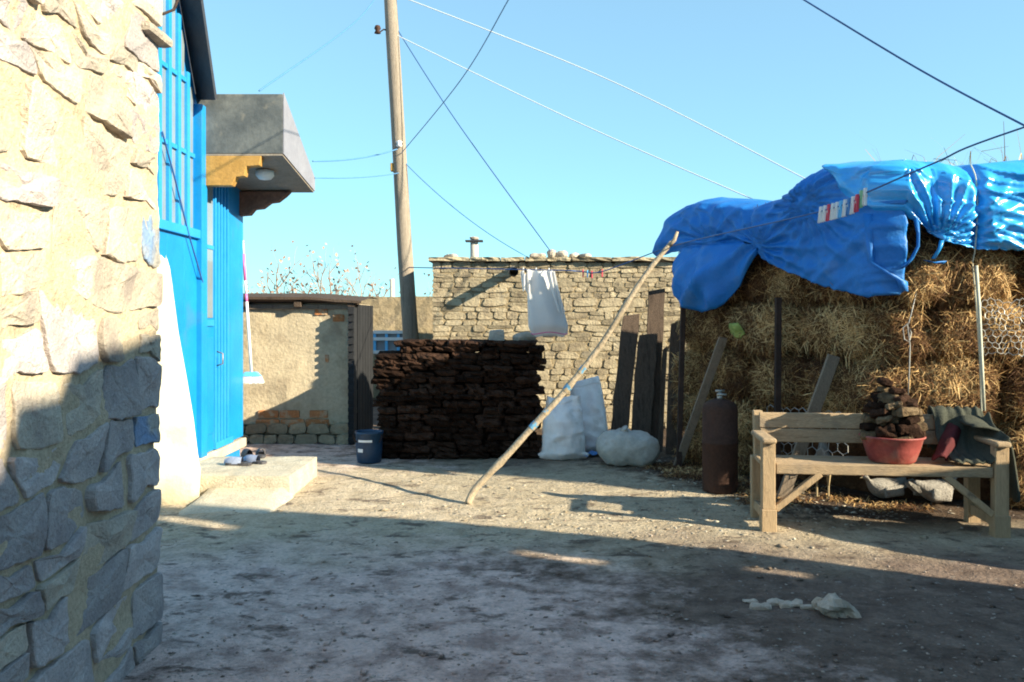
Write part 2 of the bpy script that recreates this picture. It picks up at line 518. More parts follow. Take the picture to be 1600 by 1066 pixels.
def ground_mat():
    m = bpy.data.materials.new('trodden yard earth')
    m.use_nodes = True
    t = m.node_tree
    N, L = t.nodes, t.links
    b = N['Principled BSDF']
    b.inputs['Roughness'].default_value = .93
    b.inputs['Specular IOR Level'].default_value = .2
    pos = N.new('ShaderNodeNewGeometry').outputs['Position']

    def noise(s, d=6, r=.6, vec=None, dist=0):
        n = N.new('ShaderNodeTexNoise')
        n.inputs['Scale'].default_value = s
        n.inputs['Detail'].default_value = d
        n.inputs['Roughness'].default_value = r
        n.inputs['Distortion'].default_value = dist
        L.new(vec or pos, n.inputs['Vector'])
        return n.outputs[0]

    def mr(v, a, b_, c=0., d=1.):
        q = N.new('ShaderNodeMapRange')
        for i, k in zip(('From Min', 'From Max', 'To Min', 'To Max'), (a, b_, c, d)):
            q.inputs[i].default_value = k
        L.new(v, q.inputs[0])
        return q.outputs[0]

    def mth(op, a, b_):
        q = N.new('ShaderNodeMath')
        q.operation = op
        for i, k in enumerate((a, b_)):
            if isinstance(k, (int, float)):
                q.inputs[i].default_value = k
            else:
                L.new(k, q.inputs[i])
        return q.outputs[0]

    def mix(f, a, b_):
        q = N.new('ShaderNodeMix')
        q.data_type = 'RGBA'
        L.new(f, q.inputs[0])
        for i, k in ((6, a), (7, b_)):
            if isinstance(k, tuple):
                q.inputs[i].default_value = (*k, 1)
            else:
                L.new(k, q.inputs[i])
        return q.outputs[2]
    sp = N.new('ShaderNodeSeparateXYZ')
    L.new(pos, sp.inputs[0])
    x, y = sp.outputs[0], sp.outputs[1]
    n1 = noise(1.1, 7, .62)
    n2 = noise(5, 7, .65)
    n3 = noise(38, 5, .7)
    earth = mix(mr(n2, .35, .66), (.125, .087, .068), (.25, .185, .147))
    # pale trodden crust in front of the house, ragged towards the right
    q = mth('ADD', mth('ADD', x, mth('MULTIPLY', mth('SUBTRACT', y, 4.0), .42)), mth('MULTIPLY', mth('SUBTRACT', n1, .5), -3.4))
    q = mth('ADD', q, mth('MULTIPLY', mth('SUBTRACT', n2, .5), -1.6))
    crust = mr(q, 1.15, .35)
    pale = mix(mr(n2, .38, .56), (.41, .295, .26), (.74, .565, .505))
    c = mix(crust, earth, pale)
    # lit yard middle: sunlight put into the colour as a paler band
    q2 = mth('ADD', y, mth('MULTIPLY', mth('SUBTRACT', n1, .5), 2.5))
    sun_band = mth('MULTIPLY', mr(q2, 4.9, 6.0), mr(q2, 9.2, 8.0))
    c = mix(mth('MULTIPLY', sun_band, .9), c, mix(mr(n2, .35, .65), (.42, .345, .24), (.58, .49, .355)))
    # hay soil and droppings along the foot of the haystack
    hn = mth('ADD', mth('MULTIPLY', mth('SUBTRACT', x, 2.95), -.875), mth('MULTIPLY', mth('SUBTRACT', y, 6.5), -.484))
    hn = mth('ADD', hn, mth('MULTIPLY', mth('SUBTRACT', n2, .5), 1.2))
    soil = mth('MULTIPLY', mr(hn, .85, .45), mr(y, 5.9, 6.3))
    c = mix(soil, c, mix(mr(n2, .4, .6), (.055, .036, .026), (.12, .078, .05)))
    # trodden-in dung and damp holes
    mp = N.new('ShaderNodeMapping')
    mp.inputs['Scale'].default_value = (1.0, 1.6, 1)
    L.new(pos, mp.inputs[0])
    n4 = noise(3.1, 8, .68, mp.outputs[0], .4)
    c = mix(mr(n4, .56, .63, 0, .8), c, (.10, .072, .058))
    n5 = noise(13, 6, .7)
    c = mix(mr(n5, .58, .66, 0, .55), c, (.085, .07, .058))
    n6 = noise(21, 4, .6)
    c = mix(mr(n6, .64, .70, 0, .6), c, (.46, .44, .40))
    hv = N.new('ShaderNodeHueSaturation')
    L.new(c, hv.inputs['Color'])
    L.new(mr(n3, .25, .75, .72, 1.28), hv.inputs['Value'])
    L.new(hv.outputs[0], b.inputs['Base Color'])
    h = mth('ADD', mth('MULTIPLY', n2, 1.4), mth('ADD', mth('MULTIPLY', n3, .5), mth('MULTIPLY', n5, -.9)))
    bp = N.new('ShaderNodeBump')
    bp.inputs['Strength'].default_value = 1.0
    bp.inputs['Distance'].default_value = .05
    L.new(h, bp.inputs['Height'])
    L.new(bp.outputs[0], b.inputs['Normal'])
    return m


def crumple(m, sc, st, dist):
    """faceted creases, as in handled plastic sheet"""
    t = m.node_tree
    N, L = t.nodes, t.links
    b = N['Principled BSDF']
    old = b.inputs['Normal'].links[0].from_node
    ge = N.new('ShaderNodeNewGeometry')
    no_ = N.new('ShaderNodeTexNoise')
    no_.inputs['Scale'].default_value = 2.5
    L.new(ge.outputs['Position'], no_.inputs['Vector'])
    ad = N.new('ShaderNodeVectorMath')
    ad.operation = 'MULTIPLY_ADD'
    ad.inputs[1].default_value = (.35, .35, .35)
    L.new(no_.outputs['Color'], ad.inputs[0])
    L.new(ge.outputs['Position'], ad.inputs[2])
    vo = N.new('ShaderNodeTexVoronoi')
    vo.inputs['Scale'].default_value = sc
    L.new(ad.outputs[0], vo.inputs['Vector'])
    bp = N.new('ShaderNodeBump')
    bp.inputs['Strength'].default_value = st
    bp.inputs['Distance'].default_value = dist
    L.new(vo.outputs['Distance'], bp.inputs['Height'])
    L.new(old.outputs[0], bp.inputs['Normal'])
    L.new(bp.outputs[0], b.inputs['Normal'])


crumple(M['tarp'], 6, .22, .05)
crumple(M['tarp_sunlit'], 4, .14, .05)
crumple(M['sack'], 8, .10, .03)
crumple(M['plastic_bag'], 9, .25, .03)
overlay(M['orange_brick'], (.44, .37, .26), 'noise', None, (.50, .62, .7), 14)
overlay(M['blue'], (.05, .17, .30), 'noise', None, (.58, .72, .5), 3)
overlay(M['plaster'], (.40, .33, .23), 'noise', None, (.54, .70, .6), 3)
overlay(M['tarp'], (.10, .20, .38), 'noise', None, (.55, .72, .5), 4)
overlay(M['sack'], (.42, .36, .30), 'noise', None, (.58, .72, .5), 7)

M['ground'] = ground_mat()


def rnd_attr(me, vals):
    a = me.attributes.new('rnd', 'FLOAT', 'POINT')
    a.data.foreach_set('value', np.asarray(vals, dtype=np.float32))


def soup(name, V, Fq, vals, m, parent=None):
    """big joined mesh from numpy arrays (V n*3, quads or tris)"""
    me = bpy.data.meshes.new(name)
    org = WL[parent] if parent is not None else Vector((0, 0, 0))
    V = V - np.array(org)
    k = Fq.shape[1]
    me.vertices.add(len(V))
    me.vertices.foreach_set('co', V.astype(np.float32).ravel())
    me.loops.add(Fq.size)
    me.loops.foreach_set('vertex_index', Fq.astype(np.int32).ravel())
    me.polygons.add(len(Fq))
    me.polygons.foreach_set('loop_start', np.arange(len(Fq), dtype=np.int32) * k)
    me.update(calc_edges=True)
    me.validate()
    rnd_attr(me, vals)
    me.materials.append(m)
    o = bpy.data.objects.new(name, me)
    COL.objects.link(o)
    if parent is not None:
        o.parent = parent
    WL[o] = org.copy()
    return o


# ------------------------------------------------------------------ ground
def axis(lo, hi, n, far):
    a = list(np.linspace(lo, hi, n))
    ext = [far * k for k in (.02, .06, .2, .5, 1)]
    return [lo - e for e in ext[::-1]] + a + [hi + e for e in ext]


gx = axis(-6.5, 8, 200, 900)
gy = axis(0.3, 15, 220, 900)
gv = [(x, y, gz(x, y)) for y in gy for x in gx]
nxg = len(gx)
gf = [(j * nxg + i, j * nxg + i + 1, (j + 1) * nxg + i + 1, (j + 1) * nxg + i) for j in range(len(gy) - 1) for i in range(nxg - 1)]
gme = mesh('ground', gv, gf, True)
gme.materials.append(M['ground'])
go = bpy.data.objects.new('ground', gme)
COL.objects.link(go)
meta(go, 'trodden earth yard with pale crust and dark stains', 'ground', kind='structure')


# ------------------------------------------------------------------ stone helpers
def clip(poly, n, c):
    out = []
    for i in range(len(poly)):
        a, b = poly[i], poly[(i + 1) % len(poly)]
        da, db = a[0] * n[0] + a[1] * n[1] - c, b[0] * n[0] + b[1] * n[1] - c
        if da <= 0:
            out.append(a)
        if (da < 0 < db) or (db < 0 < da):
            t = da / (da - db)
            out.append((a[0] + t * (b[0] - a[0]), a[1] + t * (b[1] - a[1])))
    return out


def voronoi(seeds, u0, u1, v0, v1, asp=1.0):
    cells = []
    S = [(u / asp, v) for u, v in seeds]
    for i, (u, v) in enumerate(S):
        p = [(u0 / asp, v0), (u1 / asp, v0), (u1 / asp, v1), (u0 / asp, v1)]
        for j, (a, b) in enumerate(S):
            if i == j or abs(a - u) > 1.2 or abs(b - v) > 1.2:
                continue
            n = (a - u, b - v)
            p = clip(p, n, (a * a + b * b - u * u - v * v) / 2)
            if len(p) < 3:
                break
        cells.append([(a * asp, b) for a, b in p])
    return cells


def stone_from_poly(poly, gap, height, seed, npt=18, back=-.06, hard=2.5, rug=.018):
    """irregular stone: outline poly (2d), returns centre, local verts (u, v, n) and faces"""
    r = random.Random(seed)
    A = sum(p[0] * q[1] - q[0] * p[1] for p, q in zip(poly, poly[1:] + poly[:1])) / 2
    cu = sum((p[0] + q[0]) * (p[0] * q[1] - q[0] * p[1]) for p, q in zip(poly, poly[1:] + poly[:1])) / (6 * A)
    cv = sum((p[1] + q[1]) * (p[0] * q[1] - q[0] * p[1]) for p, q in zip(poly, poly[1:] + poly[:1])) / (6 * A)
    L_ = [math.dist(p, q) for p, q in zip(poly, poly[1:] + poly[:1])]
    T = sum(L_)
    pts = []
    for k in range(npt):
        s = (k + .5) / npt * T
        for i, l in enumerate(L_):
            if s <= l:
                p, q = poly[i], poly[(i + 1) % len(poly)]
                pts.append((p[0] + (q[0] - p[0]) * s / l - cu, p[1] + (q[1] - p[1]) * s / l - cv))
                break
            s -= l
    # ease the corners, pull in by the joint
    pts2 = []
    for k in range(npt):
        a, b, c = pts[k - 1], pts[k], pts[(k + 1) % npt]
        x, y = (a[0] + hard * b[0] + c[0]) / (hard + 2), (a[1] + hard * b[1] + c[1]) / (hard + 2)
        l = math.hypot(x, y) + 1e-6
        f = max(.5, (l - gap * (1 + .9 * r.random())) / l)
        jr = 1 + r.uniform(-.045, .02)
        pts2.append((x * f * jr, y * f * jr))
    tu, tv = r.uniform(-.09, .09), r.uniform(-.09, .09)
    vs, fs = [], []
    prof = [(1.0, back, 0), (1.0, height * .75, .9), (.965, height * .98, 1), (.62, height, 1), (.3, height, 1)]
    for f, h, wgt in prof:
        for (x, y) in pts2:
            jit = 1 + (.03 * r.uniform(-1, 1) if f < 1 else 0)
            hh = h + wgt * (tu * x + tv * y + rug * fbm((x + seed) * 9, y * 9, seed, 3))
            vs.append((x * f * jit, y * f * jit, hh))
    n = npt
    for i in range(len(prof) - 1):
        for k in range(n):
            k2 = (k + 1) % n
            fs.append((i * n + k, i * n + k2, (i + 1) * n + k2, (i + 1) * n + k))
    vs.append((0, 0, height + .01 * r.uniform(-1, 1)))
    for k in range(n):
        fs.append(((len(prof) - 1) * n + k, (len(prof) - 1) * n + (k + 1) % n, len(vs) - 1))
    return (cu, cv), vs, fs


# ------------------------------------------------------------------ near stone wall (left edge of the picture)
E = Vector((-1.65, 3.86, 0))
wdir = Vector((.061, -.998, 0)).normalized()
wn = Vector((.998, .061, 0)).normalized()
near = empty('stone_wall', E, 'tall rubble stone wall of big pale stones nearest at the left', 'wall')


def nw(u, v, n):
    return E + wdir * u + Vector((0, 0, v)) + wn * n


cu_, cv_ = 80, 120
vs, fs = [], []
for j in range(cv_ + 1):
    for i in range(cu_ + 1):
        u, v = 2.0 * i / cu_, -.1 + 3.5 * j / cv_
        vs.append(nw(u, v, 0.004 - .008 * max(0, min(1, (1.45 - v) / .4)) + .040 * fbm(u * 3.2, v * 3.2, 2, 2) + .012 * fbm(u * 16, v * 16, 5, 3)))
for j in range(cv_):
    for i in range(cu_):
        a = j * (cu_ + 1) + i
        fs.append((a, a + cu_ + 1, a + cu_ + 2, a + 1))
mb = MB()
mb.add(vs, fs)
b0 = [nw(-.005, -.1, -.03), nw(2.0, -.1, -.03), nw(2.0, -.1, -.5), nw(-.005, -.1, -.5)]
mb.hexa(b0 + [p + Vector((0, 0, 3.5)) for p in b0])
mb.build('mortar', M['mortar'], near, smooth=True)
rr = random.Random(21)
bounds = [-.06]
while bounds[-1] < 3.4:
    bounds.append(bounds[-1] + rr.choice((.12, .15, .18, .22, .27)))


def bnd(k, u):
    return bounds[k] + (.07 * nz(u * 2.2, k * 3.7) + .05 * nz(u * 6, k * 1.9) if k else 0)


idx = 0
for k in range(len(bounds) - 1):
    u = -.03
    tilt0 = 0
    hrow = bounds[k + 1] - bounds[k]
    while u < 1.97:
        wd = rr.uniform(.15, .30) + hrow * rr.uniform(.3, 1.0)
        u1 = u + wd
        tilt1 = rr.uniform(-.12, .12)
        parts = [(0, 1)]
        if hrow > .17 and rr.random() < .35:
            q = rr.uniform(.35, .65)
            parts = [(0, q), (q, 1)]
        for lo_, hi_ in parts:
            def pt(uu, t_, tl):
                a_, b_ = bnd(k, uu), bnd(k + 1, uu)
                return (uu + tl * (t_ - .5), a_ + (b_ - a_) * t_)
            um = (u + u1) / 2
            c = [pt(u, lo_, tilt0), pt(um + rr.uniform(-.04, .04), lo_ + rr.uniform(-.05, .06), 0), pt(u1, lo_, tilt1), pt(u1 + rr.uniform(-.015, .015), (lo_ + hi_) / 2, tilt1),
                 pt(u1, hi_, tilt1), pt(um + rr.uniform(-.05, .05), hi_ + rr.uniform(-.08, .04), 0), pt(u, hi_, tilt0)]
            idx += 1
            (a, b), vs, fs = stone_from_poly(c, rr.uniform(.003, .014), rr.uniform(.006, .020), idx + 3, 30, hard=6, rug=.014)
            blue = (abs(a - .20) < .16 and abs(b - 1.95) < .10) or (abs(a - .22) < .16 and abs(b - .95) < .10)
            mk('stone', [nw(a + p[0], b + p[1], p[2]) for p in vs], fs, M['stone_blue' if blue else 'stone_slate_shade' if rr.random() < (.8 if b < 1.25 else .18) else 'stone_near'], near)  # lower stones mostly greyer, partly shade put into their colour
        u, tilt0 = u1, tilt1
sv, sf = rbox(.26, .16, .045, 6, 4, 2, .015, .008, 9, 5)
mk('stone', [nw(.06, 2.80, -.03) + Vector((p.y, p.x, p.z)) for p in sv], sf, M['stone_near'], near)

# ------------------------------------------------------------------ blue house with its porch
XF = -2.93
house = empty('blue_house', (XF, 7.8, 0), 'bright blue painted house front with porch door and grey canopy', 'house')


def fd(px):
    return -XF * F / (CX - px)


def fpanel(name, m, d0, d1, z0, z1, x0=XF, th=.03, parent=house, bevel=.004):
    return MB().box(x0 - .05, x0 + th, d0, d1, z0, z1).build(name, m, parent, bevel=bevel)


# gable body behind everything
poly = [(6.55, 0), (9.02, 0), (9.02, 3.0), (7.80, 3.0), (7.80, 3.50), (7.38, 4.32), (6.55, 5.9)]
mb = MB()
mb.prism(poly, lambda d, z: Vector((-6.2, d, z)), lambda d, z: Vector((XF - .02, d, z)))
mb.build('wall', M['blue'], house)
# lower blue boarding: plain sheet panels, near part
zsill = 2.28
for a, b in ((6.62, 7.02), (7.025, 7.40), (7.405, 7.70)):
    fpanel('panel', M['blue'], a, b, .27, zsill - .03, th=.012)
fpanel('sill', M['blue_light'], 6.62, 7.70, zsill - .03, zsill + .05, th=.05)
# glazing above: four tall lights
edges = [6.62, 6.86, 7.06, 7.26, 7.46, 7.66]
for a, b in zip(edges, edges[1:]):
    ztop = min(5.4, 4.22 + (7.38 - b) * 1.9) if b < 7.5 else 3.62
    wdo = fpanel('window', M['glass'], a + .03, b - .03, zsill + .05, ztop, th=.004, bevel=0)
    MB().box(XF - .02, XF + .035, a - .028, a + .028, zsill + .05, ztop + .1).build('mullion', M['blue_light'], wdo, bevel=.004)
    MB().box(XF - .02, XF + .025, a + .03, b - .03, 2.98, 3.02).build('glazing_bar', M['blue_light'], wdo, bevel=.003)
    if ztop > 3.7:
        MB().box(XF - .02, XF + .025, a + .03, b - .03, 3.62, 3.66).build('glazing_bar', M['blue_light'], wdo, bevel=.003)
fpanel('corner_post', M['blue'], 7.70, 7.84, .22, 3.5, th=.06)
# porch door of two leaves
door = fpanel('door', M['blue'], 7.86, 8.62, .23, 2.98, th=.015)
MB().box(XF, XF + .022, 7.93, 8.09, 1.52, 2.92).build('pane', M['glass'], door)
MB().box(XF, XF + .03, 7.91, 8.11, 2.18, 2.22).build('glazing_bar', M['blue_light'], door, bevel=.003)
MB().box(XF, XF + .03, 7.91, 8.11, 1.44, 1.50).build('glazing_bar', M['blue_light'], door, bevel=.003)
MB().box(XF, XF + .028, 7.92, 8.10, .40, 1.34).build('door_panel', M['blue'], door, bevel=.008)
for d in (7.87, 8.13, 8.22, 8.30, 8.39, 8.48):
    MB().box(XF, XF + .035, d, d + .025, .24, 2.97).build('moulding', M['blue_light'], door, bevel=.004)
MB().box(XF, XF + .045, 8.12, 8.62, .235, .30).build('kick_board', M['blue_light'], door, bevel=.004)
mb = MB()
mb.tube([(XF + .03, 8.17, 1.05), (XF + .09, 8.17, 1.07), (XF + .09, 8.17, 1.17), (XF + .03, 8.17, 1.19)], .008, 6)
mb.build('handle', M['tin_pipe'], door, smooth=True)
fpanel('jamb_panel', M['blue'], 8.63, 9.03, .24, 2.98, th=.012)
MB().box(XF - .1, XF + .05, 7.7, 9.03, .13, .225).build('threshold', M['concrete'], house, bevel=.01)
# barge board
mb = MB()
inn = [(7.79, 3.56), (7.38, 4.34), (6.66, 5.71)]
out = [(7.57, 3.50), (7.22, 4.28), (6.55, 5.86)]
lo = [Vector((XF - .02, *p)) for p in inn] + [Vector((-2.70, *p)) for p in out[::-1]]
up = [v + Vector((0, .05, .03)) for v in lo]
mb.add(lo + up, [(0, 1, 4, 5), (1, 2, 3, 4), (11, 10, 7, 6), (10, 9, 8, 7), (0, 5, 11, 6), (5, 4, 10, 11), (4, 3, 9, 10), (3, 2, 8, 9), (2, 1, 7, 8), (1, 0, 6, 7)])
mb.build('barge_board', M['dark_trim'], house)
mb = MB()
mb.prism([(7.84, 3.56), (7.42, 4.36), (6.6, 5.95), (6.6, 6.05), (7.47, 4.42), (7.89, 3.6)], lambda d, z: Vector((-6.3, d, z)), lambda d, z: Vector((XF - .05, d, z)))
mb.build('roof', M['dark_trim'], house)
# canopy
XC = -2.15
can = MB()
bo, bi = 3.06, 3.02
can.hexa([(-6.0, 7.80, bo), (XC, 7.80, bo), (XC, 9.02, 2.90), (-6.0, 9.02, 2.90),
          (-6.0, 7.80, 3.62), (XC, 7.80, 3.62), (XC, 9.02, 3.03), (-6.0, 9.02, 3.03)])
canopy = can.build('canopy', M['canopy'], house, bevel=.006)
MB().hexa([(XC + .003, 7.80, bo - .004), (XC + .012, 7.80, bo - .004), (XC + .012, 9.03, 2.896), (XC + .003, 9.03, 2.896),
           (XC + .003, 7.80, 3.63), (XC + .012, 7.80, 3.63), (XC + .012, 9.03, 3.04), (XC + .003, 9.03, 3.04)]).build('fascia', M['canopy_side'], canopy)
MB().hexa([(XF, 7.80, bo - .02), (XC, 7.80, bo - .02), (XC, 9.02, 2.88), (XF, 9.02, 2.88),
           (XF, 7.80, bo - .003), (XC, 7.80, bo - .003), (XC, 9.02, 2.897), (XF, 9.02, 2.897)]).build('soffit', M['soffit'], canopy)
mb = MB()
mb.lathe((-2.45, 8.25, 2.93), [(.01, -.045), (.06, -.035), (.09, 0), (.09, .05)], 16)
mb.build('lamp', M['white_plastic'], canopy, smooth=True)
for d, zb, mm, st in ((7.80, 3.04, 'bracket', [(0, -.28), (.30, -.28), (.34, -.20), (.42, -.19), (.44, -.10), (.56, -.09), (.58, 0), (0, 0)]),
                      (8.90, 2.875, 'bracket_dark', [(0, -.26), (.12, -.25), (.17, -.19), (.26, -.18), (.34, -.12), (.42, -.11), (.50, -.05), (.55, 0), (0, 0)])):
    mb = MB()
    mb.prism(st, lambda u, z: Vector((XF + u, d, zb + z)), lambda u, z: Vector((XF + u, d + .1, zb + z)))
    mb.build('bracket', M[mm], house, bevel=.006)
# whitewashed battered foot of the wall
prof = [(239, 380), (246, 420), (256, 455), (272, 520), (287, 590), (299, 655), (307, 710), (310, 735), (308, 790)]
rings = []
for px, py in prof[::-1]:
    p = W(px, py, 6.8)
    z = max(p.z, -.03)
    xr = p.x + .012 * nz(z * 6, 2)
    rings.append([Vector((-3.6, 6.78, z)), Vector((-3.1, 6.76 + .02 * nz(z * 5), z)), Vector((xr - .05, 6.78, z)), Vector((xr, 6.84, z)), Vector((min(xr, XF + (xr - XF) * .8), 6.98, z)),
                  Vector((XF + max(0, xr - XF) * .45, 7.10, z)), Vector((XF - .03, 7.22, z)), Vector((-3.6, 7.2, z))])
mb = MB()
mb.loft(rings)
mb.build('buttress', M['plaster'], house, smooth=True)

# cable pinned across the front
mb = MB()
mb.tube([(XF + .05, 6.85, 3.05), (XF + .05, 7.1, 2.72), (XF + .05, 7.4, 2.28), (XF + .06, 7.72, 1.85)], .008, 6)
mb.build('cable', M['cable_dark'], house)

# ------------------------------------------------------------------ concrete step
step = empty('door_step', (-2.4, 7.5, 0), 'low concrete doorstep below the blue door', 'step')
sv, sf = rbox(1.06, 1.0, .20, 14, 14, 3, .012, .006, 6, 2)
mk('slab', [Vector((-2.40, 7.50, .09)) + p for p in sv], sf, M['concrete'], step)
mb = MB()
rows = []
for j in range(7):
    d = 6.30 + .72 * j / 6
    rows.append([Vector((-2.62 + .78 * i / 10 + .03 * nz(j, i), d + .03 * nz(i * 2, j * 3), -.02 + .11 * (j / 6) ** 1.0 * (1 if 0 < i < 10 else .2) + .008 * nz(i * .9, j * .8))) for i in range(11)])
mb.loft(rows, cap=False, closed=False)
mb.build('apron', M['concrete'], step, smooth=True)


def slipper(px, py, m, ang, label, L_=.25):
    d = GD(py) if py > 900 else (CH - .19) * F / (py - HY)
    base = Vector(((px - CX) / F * d, d, .192))
    t = empty('slipper', base, label, 'slipper', 'slippers left on the doorstep')
    ca, sa = math.cos(ang), math.sin(ang)

    def T(p):
        return base + Vector((p[0] * ca - p[1] * sa, p[0] * sa + p[1] * ca, p[2]))
    out = [(-.5, 0), (-.46, .13), (-.3, .17), (0, .16), (.25, .20), (.42, .16), (.5, 0), (.42, -.17), (.25, -.2), (0, -.14), (-.3, -.16), (-.46, -.13)]
    mb = MB()
    mb.prism([(a * L_, b * L_) for a, b in out], lambda a, b: T((a, b, 0)), lambda a, b: T((a, b, .022)))
    mb.build('sole', M['shoe_dark'], t)
    rows = []
    for i in range(7):
        a = .5 - i * .11
        wd = math.sqrt(max(.02, 1 - ((a - .15) / .40) ** 2)) * .19
        hh = .06 * (.4 + .6 * math.sin(math.pi * min(1, i / 5 + .15) / 1.6))
        rows.append([T((a * L_, math.cos(k / 8 * math.pi) * wd * L_, .015 + math.sin(k / 8 * math.pi) * hh)) for k in range(9)])
    mb = MB()
    mb.loft(rows, cap=False, closed=False)
    mb.build('upper', m, t, smooth=True)


slipper(372, 727, M['shoe_blue'], 3.0, 'blue grey slipper nearest the front of the doorstep')
slipper(398, 724, M['shoe_blue'], 2.7, 'blue grey slipper turned beside the nearest slipper')
slipper(388, 714, M['shoe_dark'], 2.2, 'dark slipper by the blue door sill')
slipper(408, 713, M['shoe_dark'], 1.9, 'dark slipper farthest right on the doorstep')

# ------------------------------------------------------------------ broom hanging at the house corner
bt, bb = W(379, 376, 9.08), W(393, 584, 9.08)
br = empty('broom', (bb.x, bb.y, bb.z - .1), 'long handled broom with white bristles hung on blue house corner', 'broom')
for i, (a, b, mm) in enumerate(((0, .10, 'white_plastic'), (.10, .30, 'pink'), (.30, .40, 'white_plastic'), (.40, .46, 'pink'), (.46, 1.0, 'white_plastic'))):
    mb = MB()
    mb.tube([bt.lerp(bb, a), bt.lerp(bb, b)], .016, 8)
    mb.build('handle', M[mm], br, smooth=True)
mb = MB()
mb.hexa([bb + Vector(p) for p in ((-.11, -.03, -.03), (.11, -.03, -.03), (.11, .03, -.03), (-.11, .03, -.03), (-.07, -.02, .02), (.06, -.02, .02), (.06, .02, .02), (-.07, .02, .02))])
mb.build('brush_head', M['sky_plastic'], br, bevel=.006)
mb = MB()
for i in range(16):
    for j in range(3):
        a = bb + Vector((-.10 + .2 * i / 15, -.02 + .02 * j, -.03))
        mb.tube([a, a + Vector(((i - 7.5) * .0035, (j - 1) * .012, -.08 + .01 * rnd.random()))], .006, 4)
mb.build('bristles', M['white_plastic'], br)
mb = MB()
mb.tube([(XF - .04, 9.05, bt.z - .02), (bt.x + .02, 9.08, bt.z - .02)], .005, 6)
mb.build('nail', M['iron'], br)

# ------------------------------------------------------------------ plastered shed
DS = 10.2
XS = W(558, 500, DS).x
shed = empty('shed', (-3, DS, 0), 'low mud plastered shed with flat roof beside the pole', 'shed')
vs, fs = [], []
for j in range(13):
    for i in range(31):
        x, z = -5.6 + (XS + 5.6) * i / 30, .22 + (1.68 - .22) * j / 12
        vs.append(Vector((x, DS + .02 * nz(x * 3, z * 3, 4), z)))
fs = [(j * 31 + i, j * 31 + i + 1, (j + 1) * 31 + i + 1, (j + 1) * 31 + i) for j in range(12) for i in range(30)]
mb = MB()
mb.add(vs, fs)
mb.box(-5.6, XS - .03, DS + .04, DS + 1.1, -.05, 1.70)
mb.build('wall', M['shed_plaster'], shed)
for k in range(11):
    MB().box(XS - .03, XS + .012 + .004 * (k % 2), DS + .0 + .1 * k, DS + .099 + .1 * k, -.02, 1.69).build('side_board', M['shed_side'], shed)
# footing of rubble
rr = random.Random(4)
x = -3.5
variants = []
for k in range(14):
    wv, hv = 1, .55
    poly = [(-.5, -.5), (-.1 + rr.uniform(-.1, .1), -.5 - rr.uniform(0, .06)), (.5, -.5 + rr.uniform(0, .15)), (.5 + rr.uniform(-.06, .05), .1), (.5 - rr.uniform(0, .2), .5), (0, .5 + rr.uniform(-.05, .08)), (-.5 + rr.uniform(0, .15), .5 - rr.uniform(0, .1))]
    c, v_, f_ = stone_from_poly(poly, .006, .22, k + 50, 14, -.5, hard=9, rug=.10)
    me = mesh('stone', [(p[0] - 0, -p[2] * .5, p[1]) for p in v_], f_)
    me.materials.append(M['stone_far'])
    variants.append(me)


def lay(root, me_list, x, y, z, sx, sz, sy=.14, rot=0):
    return put('stone', rr.choice(me_list), (x, y, z), root, (0, rot, 0), (sx * rr.choice((1, -1)), sy, sz))


for rowi in range(2):
    x = -3.6 + rowi * .1
    while x < XS - .1:
        s = rr.uniform(.14, .30)
        lay(shed, variants, x + s / 2, DS - .05 - .06 * (1 - rowi) + rr.uniform(-.02, .02), .05 + rowi * .12, s, rr.uniform(.10, .13), .16, rr.uniform(-.1, .1))
        x += s * .98
# bare orange bricks where the plaster fell off
for (px0, px1, py, n) in ((400, 516, 661, 3), (404, 470, 647, 2), (484, 514, 647, 1), (492, 514, 487, 1), (520, 540, 497, 1), (508, 516, 560, 1)):
    for k in range(n):
        a = px0 + (px1 - px0) * k / n
        b = px0 + (px1 - px0) * (k + 1) / n - 1.5
        p, q = W(a, py + 6, DS), W(b, py - 6, DS)
        sv, sf = rbox(q.x - p.x, .08, q.z - p.z, 5, 2, 3, .012, .006, 14, a)
        mk('brick', [Vector(((p.x + q.x) / 2, DS + .012, (p.z + q.z) / 2)) + v for v in sv], sf, M['orange_brick'], shed)
# added wing at the right end, front edge toothed to throw a wavy shadow
zs = [0]
pts = [(DS - .01, 0.0), (DS - .01, 1.64)]
k = 0
z = 1.66
while z > 0:
    pts.append((DS - .20 - (.022 if k % 2 else 0), z))
    z -= .045
    k += 1
    pts.append((DS - .20 - (.022 if k % 2 == 0 else 0), max(z, 0)))
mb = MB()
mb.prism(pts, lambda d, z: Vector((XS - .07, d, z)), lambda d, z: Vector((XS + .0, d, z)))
mb.build('shade_wing', M['shed_side'], shed)
# roof: slab of boards and mud, pole ends below
mb = MB()
rows = []
for j, (d, dz) in enumerate(((DS - .16, .012), (DS - .16, .042), (DS + .6, .11), (DS + 1.2, .10))):
    rows.append([Vector((-5.8 + (XS + .08 + 5.8) * i / 24, d + (.03 * nz(i * .8, 3) if j < 2 else 0), 1.735 + dz + .012 * nz(i * .7, j) - (.05 if i > 20 else 0) * (i - 20) / 4)) for i in range(25)])
mb.loft(rows, cap=False, closed=False)
mb.add([r + Vector((0, 0, -.0)) for r in rows[0]] + [Vector((r.x, DS + .02, 1.70)) for r in rows[0]], [(i + 1, i, 25 + i, 26 + i) for i in range(24)])
roof = mb.build('roof', M['old_wood'], shed)
for x in (-3.25, -2.6, -1.95):
    MB().box(x - .045, x + .045, DS - .13, DS + .2, 1.655, 1.725).build('roof_beam', M['old_wood'], roof, bevel=.008)
MB().box(-5.7, XS - .02, DS - .05, DS + .03, 1.63, 1.69).build('wall_plate', M['grey_wood'], roof, bevel=.008)

